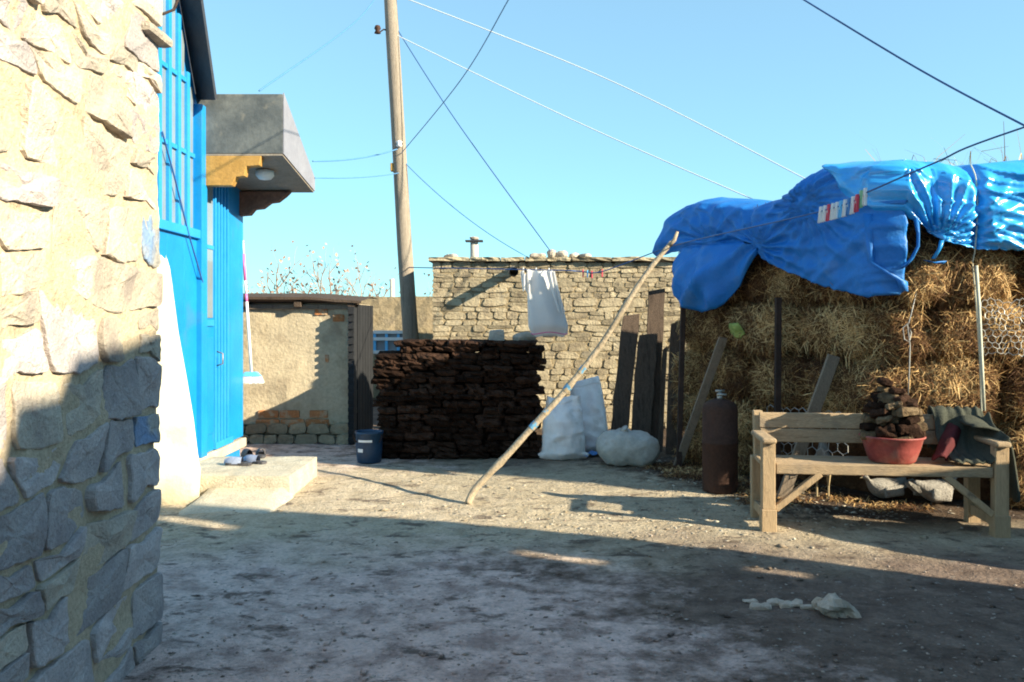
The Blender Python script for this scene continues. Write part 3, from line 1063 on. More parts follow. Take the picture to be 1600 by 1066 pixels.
# ------------------------------------------------------------------ far wall and its window, far post, bushes
far = empty('mud_house', (-3, 16, 0), 'long low rough mud house behind the wooden pole', 'house')
mb = MB()
rows = []
for j in range(10):
    z = -.05 + 2.0 * j / 9
    rows.append([Vector((-9 + 9.2 * i / 60, 16 + .05 * nz(i * .7, j * .9), z + (.05 * nz(i * .6, 5) if j == 9 else 0))) for i in range(61)])
mb.loft(rows, cap=False, closed=False)
mb.box(-9, .2, 16.08, 19, -.05, 1.90)
mb.build('wall', M['far_mud'], far, smooth=False)
p, q = W(586, 550, 15.9), W(642, 519, 15.9)
win = MB().box(p.x, q.x, 15.88, 15.98, p.z, q.z).build('window', M['glass'], far)
for a in (0, .33, .66, 1):
    x = p.x + (q.x - p.x) * a
    MB().box(x - .025, x + .025, 15.84, 15.95, p.z - .02, q.z + .02).build('frame', M['sky_plastic'], win)
for z in (p.z, (p.z + q.z) / 2 + .06, q.z):
    MB().box(p.x - .02, q.x + .02, 15.83, 15.94, z - .03, z + .03).build('frame', M['white_plastic'], win)
mb = MB()
a = W(614, 470, 18)
mb.tube([Vector((a.x, 18, 0)), Vector((a.x, 18, 1.0)), Vector((a.x - .02, 18, W(0, 436, 18).z))], [.07, .06, .05], 8)
t = mb.build('post', M['chimney'], smooth=True)
meta(t, 'pale thin post standing far behind the mud house', 'post')


def bush(x, y, h, spread, seed, label):
    r = random.Random(seed)
    root = empty('bush', (x, y, 0), label, 'bush', 'bare bushes behind the shed')
    mb, lf = MB(), MB()

    def grow(p, d, l, rad, lev):
        n = 3
        path = [p]
        for i in range(n):
            d = (d + Vector((r.uniform(-.25, .25), r.uniform(-.25, .25), r.uniform(-.08, .15)))).normalized()
            path.append(path[-1] + d * l / n)
        mb.tube(path, [rad, rad * .85, rad * .7, rad * .5], 4, False)
        if lev:
            for k in range(r.randint(3, 4)):
                q = path[r.randint(1, n)]
                grow(q, (d + Vector((r.uniform(-.9, .9), r.uniform(-.9, .9), r.uniform(-.1, .7)))).normalized(), l * r.uniform(.5, .75), rad * .55, lev - 1)
        else:
            for k in range(r.randint(1, 3)):
                c = path[-1] + Vector((r.uniform(-.1, .1), r.uniform(-.1, .1), r.uniform(-.1, .1)))
                a_ = Vector((r.uniform(-1, 1), r.uniform(-1, 1), r.uniform(-1, 1))).normalized() * r.uniform(.03, .06)
                b_ = a_.cross(Vector((r.uniform(-1, 1), r.uniform(-1, 1), 1))).normalized() * .035
                lf.add([c - a_, c + b_, c + a_, c - b_], [(0, 1, 2, 3)])
    for k in range(7):
        ang = k / 7 * 6.283 + r.random()
        grow(Vector((x + .1 * math.cos(ang), y + .1 * math.sin(ang), 0)), Vector((spread * math.cos(ang), spread * math.sin(ang), 1.2)).normalized(), h * r.uniform(.42, .56), .05, 3)
    mb.build('branches', M['twig'], root)
    lf.build('leaves', M['leaf'], root)


bush(W(440, 0, 19.5).x, 19.5, 2.45, .6, 3, 'bare twiggy bush behind the shed nearest the blue house')
bush(W(500, 0, 19.7).x, 19.7, 2.75, .7, 5, 'tallest bare bush behind the middle of the shed')
bush(W(560, 0, 19.9).x, 19.9, 2.35, .6, 8, 'sparse bare bush behind the shed nearest the pole')

# ------------------------------------------------------------------ stone house at the back
DH = 11.5
X0, X1, ZT = W(675, 0, DH).x, 2.75, 2.30
sh = empty('stone_house', (.6, DH, 0), 'low flat roofed house of yellow coursed stone at the back', 'house')
mb = MB()
rows = []
for j in range(30):
    z = -.05 + (ZT + .03) * j / 29
    rows.append([Vector((X0 + .02 + (X1 - X0) * i / 44, DH - .013 + .012 * nz(i * .9, j * .9), z)) for i in range(45)])
mb.loft(rows, cap=False, closed=False)
mb.box(X0 + .02, X1, DH + .02, DH + 3.4, -.05, ZT - .01)
mb.build('wall_core', M['mortar_far'], sh)
rr = random.Random(12)
z = 0.0
rest = MB()
laid = []
while z < ZT - .02:
    hgt = min(rr.choice((.055, .065, .075, .085, .095, .11, .13)), ZT - z)
    x = X0
    while x < X1:
        wd = min(rr.uniform(.09, .36) * (1.1 if hgt > .09 else .95), X1 - x)
        n_ = 2 if (hgt > .09 and rr.random() < .25) else 1
        for q in range(n_):
            laid.append((x, z + hgt * q / n_, wd, hgt / n_))
        x += wd
    z += hgt
vis_ = lambda t_: t_[0] < 2.2 and not (t_[1] < 1.0 and t_[0] + t_[2] < .25) and not (t_[1] < .5 and t_[0] < 1.2)
laid.sort(key=lambda t_: -(t_[2] * t_[3] + (10 if vis_(t_) else 0)))
for k, (x, z, wd, hgt) in enumerate(laid):
    yy, zz = DH - .012 + rr.uniform(-.011, .006), z + hgt / 2 + rr.uniform(-.008, .008)
    sx_, sz_ = wd * rr.uniform(.94, 1.03), hgt * rr.uniform(.86, 1.08)
    if k < 299:
        lay(sh, variants, x + wd / 2, yy, zz, sx_, sz_, .12, rr.uniform(-.08, .08))
    else:
        a = rr.choice(variants)
        rest.add([Vector((x + wd / 2 + v.co.x * sx_, yy + v.co.y * .12, zz + v.co.z * sz_)) for v in a.vertices], [tuple(p.vertices) for p in a.polygons])
o = rest.build('stones', M['stone_far'], sh)
o['kind'] = 'stuff'
# coping of flat slabs
x = X0 - .05
while x < X1:
    wd = rr.uniform(.28, .6)
    sv, sf = rbox(wd * .985, .55, .06, 5, 3, 2, .012, .008, 8, x)
    mk('coping_slab', [Vector((x + wd / 2, DH + .17 + rr.uniform(-.02, .02), ZT + .035)) + v + Vector((0, 0, .01 * nz(v.x * 5, x))) for v in sv], sf, M['stone_far'], sh)
    x += wd
mb = MB()
rows = [[Vector((X0 - .05 + (X1 - X0 + .05) * i / 20, DH + .40 + 3.0 * j / 8, ZT + .02 + .10 * math.sin(math.pi * (j + 1) / 10) + .02 * nz(i, j))) for i in range(21)] for j in range(9)]
mb.loft(rows, cap=False, closed=False)
mb.build('roof', M['far_mud'], sh, smooth=True)
# drain pipe out of the wall
pp = W(803, 425, DH - .45)
mb = MB()
a, b = Vector((pp.x - .02, DH + .1, pp.z + .05)), Vector((pp.x, DH - .47, pp.z))
mb.tube([a, b], .062, 14, False)
mb.tube([a, b], .052, 14, False)
mb.build('drain_pipe', M['tin_pipe'], sh, smooth=True)
# chimney pipe
cpx = W(741, 0, 12.4)
ch = MB()
ch.lathe((cpx.x, 12.4, 0), [(.062, ZT - .05), (.058, W(0, 378, 12.4).z)], 14)
cho = ch.build('chimney', M['chimney'], sh, smooth=True)
zt = W(0, 378, 12.4).z
MB().box(cpx.x - .13, cpx.x + .13, 12.3, 12.5, zt, zt + .02).build('cap', M['dark_trim'], cho)
# loose stones on the roof, each a thing
rock = []
for k in range(5):
    sv, sf = rbox(1, .8, .7, 4, 4, 3, .3, .10, 2.2, k + 2)
    me = mesh('roof_stone', [v + Vector((0, 0, .35)) for v in sv], sf)
    me.materials.append(M['stone_near'])
    rock.append(me)


def loose(px, py, d, s, k, label, group, name='roof_stone', zbase=None, flat=.75):
    p = W(px, py, d)
    if zbase is not None:
        p.z = zbase
    o = put(name, rock[k % 5], p, None, (0, 0, k * 1.3), (s, s * .9, s * flat))
    return meta(o, label, 'stone', group)


zr = ZT + .062
loose(840, 400, DH + .2, .22, 0, 'dark flat stone leftmost of the roof stones above the drain pipe', 'loose stones on the roof', zbase=zr, flat=.5)
loose(862, 400, DH + .22, .17, 1, 'pale stone by the cable end on the stone roof', 'loose stones on the roof', zbase=zr, flat=1.1)
loose(877, 400, DH + .2, .17, 2, 'grey stone second from the cable end on the roof', 'loose stones on the roof', zbase=zr, flat=.95)
loose(897, 400, DH + .25, .16, 3, 'bluish stone at the middle of the roof stones', 'loose stones on the roof', zbase=zr, flat=.7)
loose(915, 400, DH + .2, .18, 4, 'white stone rightmost of the roof stones', 'loose stones on the roof', zbase=zr, flat=.55)
loose(704, 400, DH + .2, .19, 2, 'lone stone on the left corner of the stone roof', 'loose stones on the roof', zbase=zr, flat=.5)
loose(741, 375, 12.4, .17, 1, 'flat stone weighing down the chimney cap', 'loose stones on the roof', zbase=zt + .02, flat=.5)

# ------------------------------------------------------------------ wooden utility pole and the cables
DP = 12.4
pole = empty('utility_pole', W(648, 500 + 1950 / DP, DP), 'weathered wooden utility pole rising behind the dung stack', 'pole')
pole_pts = [W(649, 660, DP), W(642, 530, DP), W(632, 380, DP), W(623, 220, DP), W(610, 0, DP), W(600, -180, DP)]
pole_pts[0].z = -.2
mb = MB()
path = []
for a, b in zip(pole_pts, pole_pts[1:]):
    for k in range(4):
        path.append(a.lerp(b, k / 4))
path.append(pole_pts[-1])
mb.tube(path, [.125 - .038 * i / len(path) + .004 * nz(i * 2.1) for i in range(len(path))], 14)
mb.build('shaft', M['pole_wood'], pole, smooth=True)


def polep(py):
    for a, b, ya, yb in zip(pole_pts, pole_pts[1:], (660, 530, 380, 220, 0), (530, 380, 220, 0, -180)):
        if yb <= py <= ya:
            return a.lerp(b, (ya - py) / (ya - yb))


p = polep(50)
mb = MB()
mb.tube([p, p + Vector((-.12, -.05, .02)), p + Vector((-.20, -.06, -.04)), p + Vector((-.21, -.06, .03))], .012, 6)
mb.build('hook', M['iron'], pole)
mb = MB()
mb.lathe(p + Vector((-.21, -.06, 0)), [(.02, -.05), (.05, -.04), (.03, 0), (.05, .03), (.035, .07), (.01, .08)], 12)
mb.build('insulator', M['rust'], pole, smooth=True)
p = polep(229)
mb = MB()
mb.lathe(p + Vector((.02, -.14, -.04)), [(.02, 0), (.05, .02), (.03, .05), (.05, .08), (.01, .1)], 12)
mb.build('insulator', M['white_plastic'], pole, smooth=True)
p = polep(262)
MB().box(p.x - .14, p.x - .08, p.y - .06, p.y + .04, p.z - .06, p.z + .06).build('cleat', M['bracket'], pole, bevel=.01)


def dense(pts, n=5):
    out_ = []
    for i in range(len(pts) - 1):
        p0, p1, p2, p3 = pts[max(i - 1, 0)], pts[i], pts[i + 1], pts[min(i + 2, len(pts) - 1)]
        for k in range(n):
            t_ = k / n
            out_.append(.5 * ((2 * p1) + (p2 - p0) * t_ + (2 * p0 - 5 * p1 + 4 * p2 - p3) * t_ ** 2 + (3 * p1 - p0 - 3 * p2 + p3) * t_ ** 3))
    out_.append(pts[-1])
    return out_


def cable(name, pts, rad, m, label, sag=0.0, n=14, cat='cable'):
    """cable through 3d points, sagging in each span"""
    if len(pts) > 2:
        path = dense(pts, n)
    else:
        a, b = pts
        path = [a.lerp(b, k / n) + Vector((0, 0, -sag * 4 * (k / n) * (1 - k / n))) for k in range(n + 1)]
    mb = MB()
    mb.tube(path, rad, 6)
    return meta(mb.build(name, M[m], smooth=True), label, cat, None)


cable('cable', [polep(-12), W(940, 120, 11.2), W(1275, 288, 9.0)], .0075, 'cable_white', 'upper white cable from pole top down to the haystack', .03)
cable('cable', [polep(52), W(900, 190, 11.0), W(1210, 326, 9.2)], .0075, 'cable_white', 'lower white cable from pole hook down to the haystack', .03)
cable('cable', [polep(32), W(710, 185, 12.2), W(861, 394, DH + .15)], .008, 'cable_dark', 'dark blue cable from pole down to the stone roof', .04)
cable('cable', [polep(246), W(825, 402, DH + .2)], .007, 'cable_grey', 'thin pale cable from mid pole to stone roof edge', .12)
cable('cable', [polep(243), W(720, 125, 9.5), W(800, -10, 7.5), W(870, -130, 6)], .006, 'cable_grey', 'faint blue cable rising from mid pole to upper right', .03)
cable('cable', [polep(-40), W(560, 30, 11.0), W(405, 142, 8.3)], .008, 'cable_grey', 'grey cable from pole top down onto the canopy', .02)
cable('cable', [polep(232), W(489, 252, 9.0)], .009, 'cable_grey', 'upper thin cable between canopy edge and pole', .05)
cable('cable', [polep(270), W(492, 278, 9.0)], .007, 'cable_grey', 'lower thin cable between canopy edge and pole', .03)
cable('cable', [W(1240, -10, 3.4), W(1430, 105, 3.0), W(1600, 196, 2.6), W(1780, 285, 2.3)],   .0036, 'cable_dark', 'thick dark cable crossing the upper right sky', .01)
# cable stub over the near window
mb = MB()
mb.tube([W(238, 18, 6.5), W(255, 22, 6.6), W(272, 15, 6.75), W(280, -6, 6.85)], .012, 6)
meta(mb.build('cable', M['iron'], smooth=True), 'short black cable loop beside the topmost blue window', 'cable')

# ------------------------------------------------------------------ dung brick stack
DD = 8.97
dl, dr = W(585, 0, DD).x, W(845, 0, DD).x
dst = empty('dung_stack', ((dl + dr) / 2, DD, 0), 'dark stack of dried dung bricks below the pole', 'stack')
dv = []
for k in range(8):
    sv, sf = rbox(1, 1, 1, 7, 4, 3, .14, .13, 4.2, k * 2 + 1)
    me = mesh('dung_brick', sv, sf)
    me.materials.append(M['dung'])
    dv.append(me)
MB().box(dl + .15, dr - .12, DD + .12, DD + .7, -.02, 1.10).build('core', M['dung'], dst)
rr = random.Random(31)
z = .0
row = 0
ztop_fn = lambda x: interp([(dl, 1.02), (dl + .12, 1.14), (dl + .3, 1.22), (dl + .6, 1.27), (dr - .1, 1.27), (dr, 1.16)], x)
while z < 1.26:
    hgt = rr.uniform(.055, .082)
    x = dl + rr.uniform(-.04, .06)
    dre = dr + rr.uniform(-.07, .05)
    while x < dre - .06:
        wd = min(rr.uniform(.17, .36), dre - x + .02)
        if z + hgt < ztop_fn(x + wd / 2) + .04:
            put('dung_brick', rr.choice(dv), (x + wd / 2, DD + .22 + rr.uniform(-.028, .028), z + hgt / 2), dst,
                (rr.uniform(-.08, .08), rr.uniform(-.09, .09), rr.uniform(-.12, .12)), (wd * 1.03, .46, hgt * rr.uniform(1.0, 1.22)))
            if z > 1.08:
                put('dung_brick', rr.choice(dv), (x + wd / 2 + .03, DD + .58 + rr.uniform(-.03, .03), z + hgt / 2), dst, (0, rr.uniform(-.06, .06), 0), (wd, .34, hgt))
        x += wd
    z += hgt
    row += 1
sv, sf = rbox(.17, .16, .19, 4, 4, 4, .02, .008, 8, 3)
o = mk('stone_block', [W(776, 541, DD + .22) + Vector((0, 0, .085)) + v for v in sv], sf, M['stone_near'])
meta(o, 'square grey stone block on top of the dung stack', 'stone')
loose(818, 540, DD + .25, .27, 3, 'pale rounded stone on top right of the dung stack', None, 'stone', zbase=W(0, 541, DD).z, flat=.75)

# ------------------------------------------------------------------ blue bucket
bp_ = G(577, 722)
bk = empty('bucket', bp_, 'dark blue tin bucket standing against the dung stack', 'bucket')
mb = MB()
mb.lathe(bp_, [(.02, 0), (.122, .0), (.126, .01), (.138, .15), (.143, .30), (.150, .305), (.150, .325), (.138, .325), (.132, .30), (.118, .03), (.01, .03)], 28)
mb.build('shell', M['bucket'], bk, smooth=True)
mb = MB()
mb.tube([bp_ + Vector((.15 * math.cos(t_), .15 * math.sin(t_) * .4 - .12, .30 - .13 * math.sin(t_))) for t_ in [math.pi * k / 12 for k in range(13)]], .005, 6)
mb.build('bail', M['iron'], bk)
for z_, a0, a1, hh in ((.235, -2.3, -1.2, .012), (.135, -2.4, -1.9, .018)):
    mb = MB()
    mb.loft([[bp_ + Vector(((.1445 if z_ > .2 else .1395) * math.cos(a), (.1445 if z_ > .2 else .1395) * math.sin(a), z_ + s_ * hh)) for a in [a0 + (a1 - a0) * k / 10 for k in range(11)]] for s_ in (-1, 1)], False, False)
    mb.build('print', M['white_plastic'], bk)


# ------------------------------------------------------------------ sacks
def sack(base, wd, dp, h, seed, lean, label, name='sack', m='sack', top_fold=.1):
    rings = []
    n = 48
    for i in range(37):
        v_ = i / 36
        z_ = h * v_
        k = interp([(0, .92), (.05, 1.03), (.25, 1.0), (.5, .98), (.72, .92), (.86, .84), (.94, .80), (1, .74)], v_)
        kd = interp([(0, .55), (.1, 1.0), (.4, 1.15), (.65, .95), (.82, .6), (.92, .35), (1, .18)], v_)
        ring = []
        for q in range(n):
            a = 2 * math.pi * q / n
            c, s_ = math.cos(a), math.sin(a)
            ex = .72
            x = math.copysign(abs(c) ** .8, c) * wd / 2 * k
            y = math.copysign(abs(s_) ** 1.05, s_) * dp / 2 * kd * (1.12 if s_ < 0 else 1)
            corner = max(0, abs(c) - .75) * 4
            zz = z_ - (.0 if v_ > .05 else 0) + (corner * .03 * (v_ > .95))
            x += (corner * .035 * math.copysign(1, c)) * (v_ < .1)
            f_ = .04 * fbm(x * 4 + seed, y * 4, zz * 3, 2) + .012 * max(0, 1 - 5 * abs(nz(x * 6 + zz * 3, seed, zz * 2.4 - x * 4))) + .007 * max(0, 1 - 6 * abs(nz(x * 11 - zz * 5, seed + 4, zz * 6))) + .012 * math.sin(x * 42 + 3 * nz(zz * 4, seed)) * max(0, v_ - .6) * 2.5
            ring.append(base + Vector((x * (1 + f_ * 2) + lean[0] * v_ * v_, y * (1 + f_ * 3) + lean[1] * v_ - f_ * 1.2, zz + top_fold * .6 * nz(x * 5, seed) * (v_ > .9))))
        rings.append(ring)
    mb = MB()
    mb.loft(rings)
    t = empty(name, base, label, 'sack')
    mb.build('body', M[m], t, smooth=True)
    mb = MB()
    k = rings[-4]
    mb.loft([[p + Vector((0, 0, -.012)) + (p - base - Vector((0, 0, (p - base).z))) * .015 for p in k], [p + Vector((0, 0, .018)) + (p - base - Vector((0, 0, (p - base).z))) * .02 for p in k]], False)
    mb.build('hem', M[m], t, smooth=True)
    return t


sack(G(880, 717), .46, .32, .64, 1, (.0, .05), 'plump white woven sack in front beside the dung stack')
sack(Vector((W(921, 0, 9.45).x, 9.45, -.005)), .42, .30, .82, 5, (-.05, .08), 'taller white woven sack standing behind the front sack')
# round plastic bag
b_ = G(985, 731) + Vector((0, .2, 0))
sv, sf = rbox(.64, .44, .38, 18, 12, 10, .185, .035, 4, 9)
bag = empty('plastic_bag', b_, 'round dirty white plastic bag lying before the leaning boards', 'bag')
mk('body', [b_ + Vector((v.x, v.y, max(-.16, v.z) * (1 - .25 * (v.x / .33) ** 2) + .16 + .03 * fbm(v.x * 9, v.y * 9, v.z * 9) + .02 * max(0, 1 - 5 * abs(nz(v.x * 6, v.y * 6, v.z * 5))))) for v in sv], sf, M['plastic_bag'], bag, smooth=True)
mb = MB()
mb.tube([b_ + Vector((-.02, -.05, .31)), b_ + Vector((-.03, -.06, .36)), b_ + Vector((-.05, -.07, .385))], [.05, .025, .045], 10)
mb.build('knot', M['plastic_bag'], bag, smooth=True)
for k, (px, py, lab) in enumerate(((898, 717, 'crumpled blue plastic scrap under the front white sack'), (925, 713, 'small blue plastic scrap between sacks and round bag'))):
    p = G(px, py)
    rows = [[p + Vector(((i - 3) * .045 * (1 - .3 * k), (j - 2) * .035, .035 + .05 * nz(i * 1.1 + k * 9, j * 1.1))) for i in range(7)] for j in range(5)]
    mb = MB()
    mb.loft(rows, cap=False, closed=False)
    meta(mb.build('plastic_scrap', M['blue_plastic']), lab, 'scrap')


# ------------------------------------------------------------------ leaning boards
def board(name, a, b, wd, th, m, label, cat='board', rough=True, group=None):
    a, b = Vector(a), Vector(b)
    d = (b - a)
    L_ = d.length
    d.normalize()
    s_ = Vector((1, 0, 0)) - d * d.x
    s_.normalize()
    n_ = d.cross(s_)
    rings = []
    k = 9
    for i in range(k):
        c = a + d * L_ * i / (k - 1)
        j1 = .22 * nz(i * 1.3, a.x * 9) - .10 * max(0, i - 6) / 2 if rough else 0
        j2 = .18 * nz(i * 1.1, a.x * 5, 4) if rough else 0
        rings.append([c + s_ * (-wd / 2 * (1 + j1)) - n_ * th / 2, c + s_ * (wd / 2 * (1 + j2)) - n_ * th / 2,
                      c + s_ * (wd / 2 * (1 + j2)) + n_ * th / 2, c + s_ * (-wd / 2 * (1 + j1)) + n_ * th / 2])
    if rough:
        rings[-1][0] -= d * .05
        rings[-1][3] -= d * .05
    mb = MB()
    mb.loft(rings)
    return meta(mb.build(name, M[m], bevel=.004), label, cat, group)


gb = 'dark boards leaning by the stone house'


def foot(px, d):
    x = (px - CX) / F * d
    return Vector((x, d, gz(x, d)))


board('board', foot(964, 9.45), W(986, 489, 9.75), .20, .035, 'old_wood', 'dark leaning board nearest the white sacks', group=gb)
board('board', foot(998, 9.40), W(1013, 519, 9.68), .22, .04, 'old_wood', 'broad shorter dark board against the tallest board', group=gb)
board('board', foot(1015, 9.5), W(1026, 450, 9.85), .19, .035, 'old_wood', 'tallest dark board leaning on the stone house', group=gb)
board('board', foot(1031, 9.45), W(1039, 540, 9.7), .055, .03, 'old_wood', 'thin dark stake leaning right of the tallest board', group=gb)
board('board', foot(1048, 9.3), W(1056, 500, 9.45), .12, .035, 'old_wood', 'dark narrow board leaning next to the haystack', group=gb)
board('plank', foot(1058, 8.5), W(1130, 528, 8.02), .085, .03, 'grey_wood', 'pale grey plank leaning on haystack left of the gas cylinder', 'plank', False)
board('plank', foot(1222, 7.0), W(1303, 556, 6.80), .10, .035, 'grey_wood', 'pale grey plank leaning on haystack behind the bench', 'plank', False)
for (px, py, d, lab) in ((1068, 462, 8.45, 'rusty iron post at the far left end of the haystack'), (1216, 465, 7.30, 'rusty iron post standing behind the bench end')):
    a, b = foot(px - (8 if px < 1100 else 2), d), W(px, py, d)
    mb = MB()
    mb.beam(a - Vector((0, 0, .1)), b, .05, .05, (0, 1, 0))
    meta(mb.build('iron_post', M['iron'], bevel=.004), lab, 'post')

# ------------------------------------------------------------------ haystack
C = Vector((2.95, 6.5, 0))
Lp = Vector((1.68, 8.8, 0))
RR = Vector((4.75, 6.45, 0))
fdir = (Lp - C).normalized()
fn = Vector((fdir.y, -fdir.x, 0))
if fn.x > 0:
    fn = -fn
FL = (Lp - C).length
rdir = (RR - C).normalized()
rn_ = Vector((0.02, -1, 0)).normalized()


def hay_pt(px):
    """point on the hay faces seen in a photo column, and the outward normal"""
    k = (px - CX) / F
    t_ = (C.x - k * C.y) / (k * fdir.y - fdir.x)
    if t_ >= 0:
        return C + fdir * t_, fn
    s_ = (k * C.y - C.x) / (rdir.x - k * rdir.y)
    return C + rdir * s_, rn_


hay = empty('haystack', (3.2, 7.5, 0), 'big stack of golden hay bales behind the bench', 'haystack')
mb = MB()


def ins(p, off):
    return p + off


core = [C - fn * .35 - rn_ * .35, RR - rn_ * .35, Vector((4.9, 8.35, 0)), Lp + Vector((.4, .0, 0))]
mb.hexa([Vector((p.x, p.y, .0)) for p in core] + [Vector((p.x, p.y, 2.5)) for p in core])
mb.build('core', M['hay'], hay)
rr = random.Random(77)
SV, SF_, SR = [], [], []
nst = 0


def add_straw(verts, faces, count, lo=.05, hi=.17, out=.35, wd=.0023, vis=None, rg=np.random.RandomState(5)):
    global nst
    V = np.array([tuple(v) for v in verts])
    tri = []
    for f in faces:
        for k in range(1, len(f) - 1):
            tri.append((f[0], f[k], f[k + 1]))
    T = np.array(tri)
    A, B, C_ = V[T[:, 0]], V[T[:, 1]], V[T[:, 2]]
    cr = np.cross(B - A, C_ - A)
    ar = np.linalg.norm(cr, axis=1) / 2
    nn = cr / (2 * ar[:, None] + 1e-9)
    if vis is not None:
        ar = ar * (nn @ np.array(vis) > -.1)
    idx = rg.choice(len(T), count, p=ar / ar.sum())
    u, v = rg.rand(count), rg.rand(count)
    fl = u + v > 1
    u[fl], v[fl] = 1 - u[fl], 1 - v[fl]
    P = A[idx] + u[:, None] * (B - A)[idx] + v[:, None] * (C_ - A)[idx]
    N_ = nn[idx]
    D = rg.randn(count, 3)
    D[:, 2] *= 1.1
    D -= (D * N_).sum(1)[:, None] * N_
    D /= np.linalg.norm(D, axis=1)[:, None] + 1e-9
    Ln = rg.uniform(lo, hi, count)[:, None]
    o_ = rg.uniform(.02, out, count)[:, None]
    keep = P[:, 2] < 2.46
    P, N_, D, idx = P[keep], N_[keep], D[keep], idx[keep]
    count = len(P)
    Ln = rg.uniform(lo, hi, count)[:, None]
    o_ = rg.uniform(.02, out, count)[:, None]
    p0 = P - N_ * .01
    p1 = P + D * Ln * .5 + N_ * o_ * Ln * .8 + N_ * .006
    p2 = P + D * Ln + N_ * o_ * Ln * rg.uniform(.2, 1.3, count)[:, None] + np.array([0, 0, -.012])
    S = np.cross(D, N_) + N_ * rg.uniform(-.6, .6, count)[:, None]
    S /= np.linalg.norm(S, axis=1)[:, None] + 1e-9
    S *= wd * rg.uniform(.6, 1.5, count)[:, None]
    pts = np.stack([p0 - S, p0 + S, p1 + S, p1 - S, p2 + S * .5, p2 - S * .5], 1).reshape(-1, 3)
    b = np.arange(count) * 6 + nst
    SV.append(pts)
    SF_.append(np.stack([np.stack([b, b + 1, b + 2, b + 3], 1), np.stack([b + 3, b + 2, b + 4, b + 5], 1)], 1).reshape(-1, 4))
    lowf = np.array([mnoise.noise(Vector(q) * 3.0) + .6 * mnoise.noise(Vector(q) * 8.0) for q in P.tolist()])
    SR.append(np.repeat(np.clip(rg.rand(count) ** 1.3 * .75 + .1 + .45 * lowf, 0, 1), 6))
    nst += count * 6


def bale(cen, ax, no, ln, dp, ht, seed, straw=1.0):
    sv, sf = rbox(ln - .05, dp, ht - .05, 14, 7, 7, .14, .055, 4.0, seed)
    vs = []
    for v_ in sv:
        vs.append(cen + ax * v_.x - no * v_.y + Vector((0, 0, v_.z)))
    # keep outward winding
    if ax.cross(-no).z < 0:
        sf = [tuple(f[::-1]) for f in sf]
    mk('hay_bale', vs, sf, M['hay'], hay, smooth=True)
    if straw:
        add_straw(vs, sf, int(7600 * ln * straw), .03, .17, .26, vis=(no.x, no.y, .25))


rows_z = [.72, 1.18, 1.64, 2.10]
for r_, z0 in enumerate(rows_z):
    s_ = -.02 + (.2 if r_ % 2 else 0)
    first = True
    while s_ < FL - .2:
        ln = rr.uniform(.68, .86)
        if first and r_ % 2:
            bale(C + fdir * (.09) - fn * .28 + Vector((0, 0, z0 + .23)), fdir, fn, .24, .5, .47, rr.random() * 50)
        first = False
        ln = min(ln, FL - s_ + .1)
        bale(C + fdir * (s_ + ln / 2) - fn * (.26 + rr.uniform(-.08, .08)) + Vector((0, 0, z0 + .23 + rr.uniform(-.015, .015))), fdir, fn, ln, .52, .48, rr.random() * 50)
        s_ += ln + .03
    s_ = .06 + (.3 if r_ % 2 else 0)
    if r_ % 2:
        bale(C + rdir * .17 - rn_ * .27 + Vector((0, 0, z0 + .23)), rdir, rn_, .3, .52, .47, rr.random() * 50, 1.3)
    while s_ < (RR - C).length:
        ln = rr.uniform(.80, .92)
        bale(C + rdir * (s_ + ln / 2) - rn_ * (.27 + rr.uniform(-.07, .08)) + Vector((0, 0, z0 + .23 + rr.uniform(-.015, .015))), rdir, rn_, ln, .52, .48, rr.random() * 50, 1.3)
        s_ += ln + .04
# bottom course only under the left half, hollow with hens under the rest
s_ = FL * .56
for z0 in (.0, .36):
    q = s_
    while q < FL - .15:
        ln = min(rr.uniform(.5, .7), FL - q + .08)
        bale(C + fdir * (q + ln / 2) - fn * (.28 + rr.uniform(-.03, .04)) + Vector((0, 0, z0 + .18)), fdir, fn, ln, .52, .37, rr.random() * 50)
        q += ln
for q in (1.25, 1.75):
    for z0 in (0, .36):
        bale(C + rdir * q - rn_ * .3 + Vector((0, 0, z0 + .18)), rdir, rn_, .5, .5, .37, q * 9 + z0, 1.2)
# loose hay trodden round the foot
for k in range(26):
    t_ = rr.uniform(.0, FL)
    p = C + fdir * t_ + fn * rr.uniform(-.1, .55)
    g_ = [p + Vector((rr.uniform(-.3, .3), rr.uniform(-.3, .3), 0)) for _ in range(4)]
    cx_ = sum((q for q in g_), Vector()) / 4
    g_ = [cx_ + Vector((.22 * math.cos(a), .22 * math.sin(a), .004 + gz(cx_.x, cx_.y))) for a in (0, 1.57, 3.14, 4.71)]
    add_straw(g_, [(0, 1, 2, 3)], 130, .04, .14, .25, .0035)
o = soup('straw', np.concatenate(SV), np.concatenate(SF_), np.concatenate(SR), M['straw'], hay)
o['kind'] = 'stuff'
# corner prop under the overhang
mb = MB()
mb.beam(C - fn * .42 - rn_ * .42 + Vector((0, 0, -.05)), C - fn * .42 - rn_ * .42 + Vector((0, 0, .76)), .09, .09, (0, 1, 0))
mb.build('prop', M['old_wood'], hay, bevel=.006)

# ------------------------------------------------------------------ tarpaulins
YT = [(1034, 396), (1040, 372), (1048, 345), (1062, 325), (1090, 312), (1150, 315), (1190, 320), (1230, 308), (1262, 275), (1295, 258), (1400, 251), (1460, 254), (1497, 262), (1505, 266), (1513, 258), (1600, 250), (1900, 244)]


def ease(pts, x, k=5):
    return sum(interp(pts, x + k * (i - 2)) for i in range(5)) / 5


